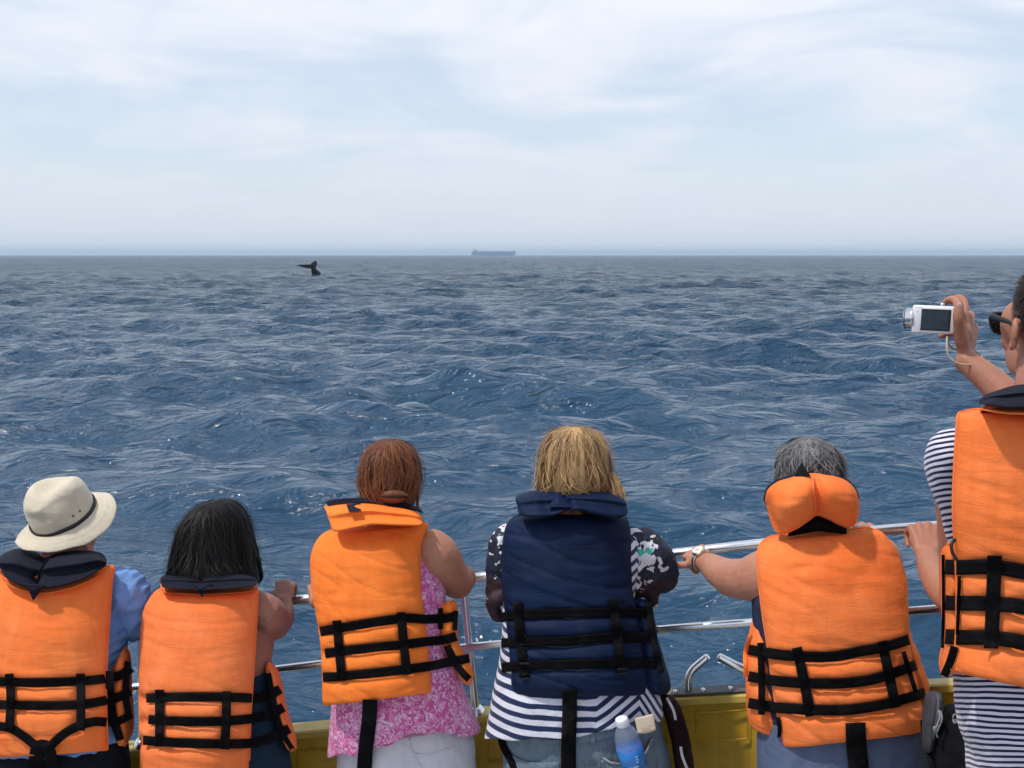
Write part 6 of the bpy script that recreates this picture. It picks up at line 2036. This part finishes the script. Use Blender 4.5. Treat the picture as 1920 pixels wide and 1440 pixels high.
    rows = [(1834, 762, 1838, 768, 2.06, 2.05, 2.04), (1842, 746, 1850, 772, 2.10, 2.03, 1.985), (1870, 734, 1880, 778, 2.12, 2.01, 1.965), (1905, 724, 1920, 780, 2.12, 2.0, 1.955), (1950, 722, 1960, 784, 2.12, 2.0, 1.955), (2000, 724, 2000, 782, 2.12, 2.0, 1.955), (2050, 734, 2045, 776, 2.12, 2.01, 1.965), (2085, 750, 2080, 768, 2.09, 2.03, 1.99)]
    top_rows = [(r[0], r[1], r[2], r[3] - 14, r[4], r[5], r[6]) for r in rows]
    collar(back, top_rows, COLLAR_NAVY, None, th=0.036, fwd=0.04)
    r2 = [(r[0] + 4, r[1] + 14, r[2], r[3] - 2, r[4], r[5] - 0.03, r[6] - 0.035) for r in rows]
    g, b = panel_geo(r2, 0.034, nu=20, sub=6, pu=3, pv=5, bulge=1.0, up=0.3)
    link('collar_underside', g, ORANGE, back)


def compact_camera():
    c = W(1750, 599, 2.535)
    root = thing('camera', 'white compact camera with extended lens held up in one hand', 'camera', c)
    # body: back faces us, slightly turned
    M = rotm(-0.30, 0.0, 0.03)
    def L(x, y, z):
        return c + M @ Vector((x, y, z))
    link('camera_body', box(c, (0.0475, 0.013, 0.0325), M), WHITE_PLASTIC, root, bevel=0.005)
    link('grip_panel', box(L(-0.0375, -0.0135, 0), (0.0095, 0.0012, 0.031), M), WHITE_PLASTIC, root, bevel=0.001)
    scr = MAT('camera_screen')
    scr.base(scr.mix(scr.rng(scr.noise(60, 3, 0.6), 0.4, 0.6), (0.03, 0.04, 0.055), (0.04, 0.052, 0.07)))
    scr.set(Roughness=0.15)
    link('screen_frame', box(L(0.0035, -0.0132, -0.0005), (0.0335, 0.0008, 0.0255), M), BLACK_PLASTIC, root, smooth=False, bevel=0.0006)
    link('screen', box(L(0.0025, -0.0144, -0.0005), (0.030, 0.0006, 0.0225), M), scr.m, root, smooth=False)
    ax = Vector((-1, 0.0, 0))
    # lens barrel: seen from the side it pokes out on the left, the body is held turned
    silver = plain('silver_barrel', (0.70, 0.70, 0.72), 0.22, 1.0, 0.04, 50, 0)
    d = Vector((-0.88, 0.47, -0.01)).normalized()
    s0 = L(-0.042, 0.006, 0.0)
    u = Vector((0, 0, 1)); u = (u - d * u.dot(d)).normalized(); w_ = d.cross(u)
    ring = lambda t, r: [s0 + d * t + (u * math.sin(a) + w_ * math.cos(a)) * r for a in np.linspace(0, 2 * math.pi, 33)[:-1]]
    barrel = link('lens_barrel', rings_geo([ring(0, 0.0265), ring(0.006, 0.0265), ring(0.008, 0.025), ring(0.020, 0.0245), ring(0.023, 0.022), ring(0.0235, 0.017), ring(0.020, 0.015)]), silver, root)
    link('lens_ring', rings_geo([ring(0.0195, 0.0252), ring(0.021, 0.0252)]), GREY_TRIM, barrel)
    link('shutter_button', tube([L(0.018, 0, 0.032), L(0.018, 0, 0.0365)], [0.0055, 0.005], 16, 1), silver, root)
    link('button', tube([L(-0.0385, -0.0145, 0.020), L(-0.0385, -0.0152, 0.020)], [0.0016, 0.0014], 12, 1), WHITE_PLASTIC, root)
    # wrist loop
    pts = [W(1776, 632, 2.51), W(1775, 648, 2.49), W(1779, 668, 2.485), W(1795, 681, 2.482), W(1818, 684, 2.485), W(1838, 681, 2.50), W(1846, 676, 2.52)]
    link('wrist_loop', tube(pts, [0.0022] * 7, 8, 5), CORD, root)
    pts = [W(1776, 632, 2.512), W(1779, 645, 2.52), W(1790, 655, 2.55), W(1830, 660, 2.56), W(1846, 676, 2.525)]
    link('wrist_loop', tube(pts, [0.0022] * 5, 8, 5), CORD, root)


# ================================================================== things hung by the rail on the right
def rucksack():
    b = W(1780, 1430, 2.35)
    root = thing('rucksack', 'black rucksack hanging between the grey-haired person and the striped shirt', 'rucksack', b)
    rows = [(1762, 1334, 1790, 1318, 2.42, 2.40), (1756, 1345, 1796, 1330, 2.41, 2.36), (1748, 1370, 1804, 1355, 2.40, 2.33), (1744, 1400, 1812, 1390, 2.40, 2.31), (1748, 1430, 1820, 1425, 2.40, 2.30), (1756, 1480, 1826, 1480, 2.40, 2.29), (1762, 1540, 1828, 1540, 2.40, 2.29), (1770, 1580, 1820, 1580, 2.40, 2.31)]
    g, bd = panel_geo(rows, 0.16, nu=30, wr=0.008, seed=41, pu=3, pv=4, wsc=(20, 20))
    bag = link('bag', g, BLACK_BAG, root)
    bv = bvh_of([bag])
    link('carry_strap', drape([(1730, 1350), (1733, 1380), (1742, 1415), (1752, 1450)], 5, bv, lift=0.006, defY=2.4), BLACK_BAG, root)
    link('cord', tube([W(1760, 1332, 2.30), W(1762, 1345, 2.275), W(1757, 1360, 2.27), W(1754, 1372, 2.265)], [0.0022] * 4, 8, 4), GREY_SEAM, root)
    link('cord', tube([W(1764, 1334, 2.29), W(1766, 1348, 2.275), W(1761, 1362, 2.27), W(1756, 1374, 2.265), W(1758, 1382, 2.262)], [0.0022] * 5, 8, 4), GREY_SEAM, root)
    link('cord_lock', ellipsoid(W(1753, 1366, 2.258), (0.005, 0.004, 0.006)), GREY_SEAM, root)
    link('ring_buckle', tube([W(1792 + 5 * math.cos(a), 1345 + 5.5 * math.sin(a), 2.30) for a in np.linspace(0, 2 * math.pi, 13)], [0.0022] * 13, 8, 2), GREY_SEAM, root)
    link('webbing_loop', tube([W(1788, 1350, 2.30), W(1790, 1356, 2.295), W(1797, 1352, 2.30)], [0.003] * 3, 8, 3), GREY_SEAM, root)
    link('strap_end', tube([W(1798, 1352, 2.31), W(1801, 1362, 2.30), W(1801, 1372, 2.295)], [0.003, 0.0025, 0.003], 8, 3), WHITE_TRIM, root)
    # sandal with dark grey sole strapped to the side of the bag
    s = thing('sandal', 'dark grey rubber sole standing upright against the black rucksack', 'sandal', W(1745, 1350, 2.34))
    rows = [(1741, 1297, 1752, 1295, 2.36, 2.35), (1735, 1303, 1761, 1299, 2.36, 2.34), (1731, 1320, 1763, 1312, 2.36, 2.33), (1729, 1345, 1760, 1340, 2.35, 2.32), (1728, 1370, 1754, 1365, 2.35, 2.32), (1730, 1395, 1748, 1390, 2.35, 2.32), (1736, 1412, 1744, 1410, 2.35, 2.33)]
    g, bd = panel_geo(rows, 0.03, nu=20, wr=0.001, pu=4, pv=6)
    sole = link('sole', g, GREY_RUBBER, s)
    r2 = [(lerp(r[0], r[2], 0.55), lerp(r[1], r[3], 0.55), r[2] + 1, r[3] + 2, r[4] - 0.015, r[5] - 0.012) for r in rows[1:-1]]
    g, bd = panel_geo(r2, 0.018, nu=12, wr=0.001, pu=4, pv=6)
    link('midsole', g, GREY_TRIM, s)
    bs = bvh_of([sole])
    # bright yellow-green bag far below on the deck
    y = thing('dry_bag', 'yellow-green bag lying low behind the black rucksack', 'bag', W(1775, 1430, 2.55))
    lime = fabric('yellow_green_cloth', (0.38, 0.48, 0.02), (0.45, 0.55, 0.03), 0.7)
    P0 = W(1752, 1438, 2.55); P1 = W(1806, 1412, 2.55)
    g = tube([Vector((P0.x - 0.04, 2.55, P0.z - 0.05)), Vector((P0.x, 2.55, P0.z - 0.02)), Vector((P1.x, 2.56, P1.z - 0.03)), Vector((P1.x + 0.05, 2.56, P1.z - 0.06))], [0.03, 0.055, 0.055, 0.03], 20, 5)
    body = link('bag_body', g, lime, y)
    link('closure', tube([Vector((P1.x + 0.05, 2.56, P1.z - 0.06)), Vector((P1.x + 0.10, 2.56, P1.z - 0.10))], [0.03, 0.02], 12, 2), lime, y)


jeans, bj = person_blonde()
bottle_and_card(bj)
person_grey()
person_camera()
compact_camera()
rucksack()
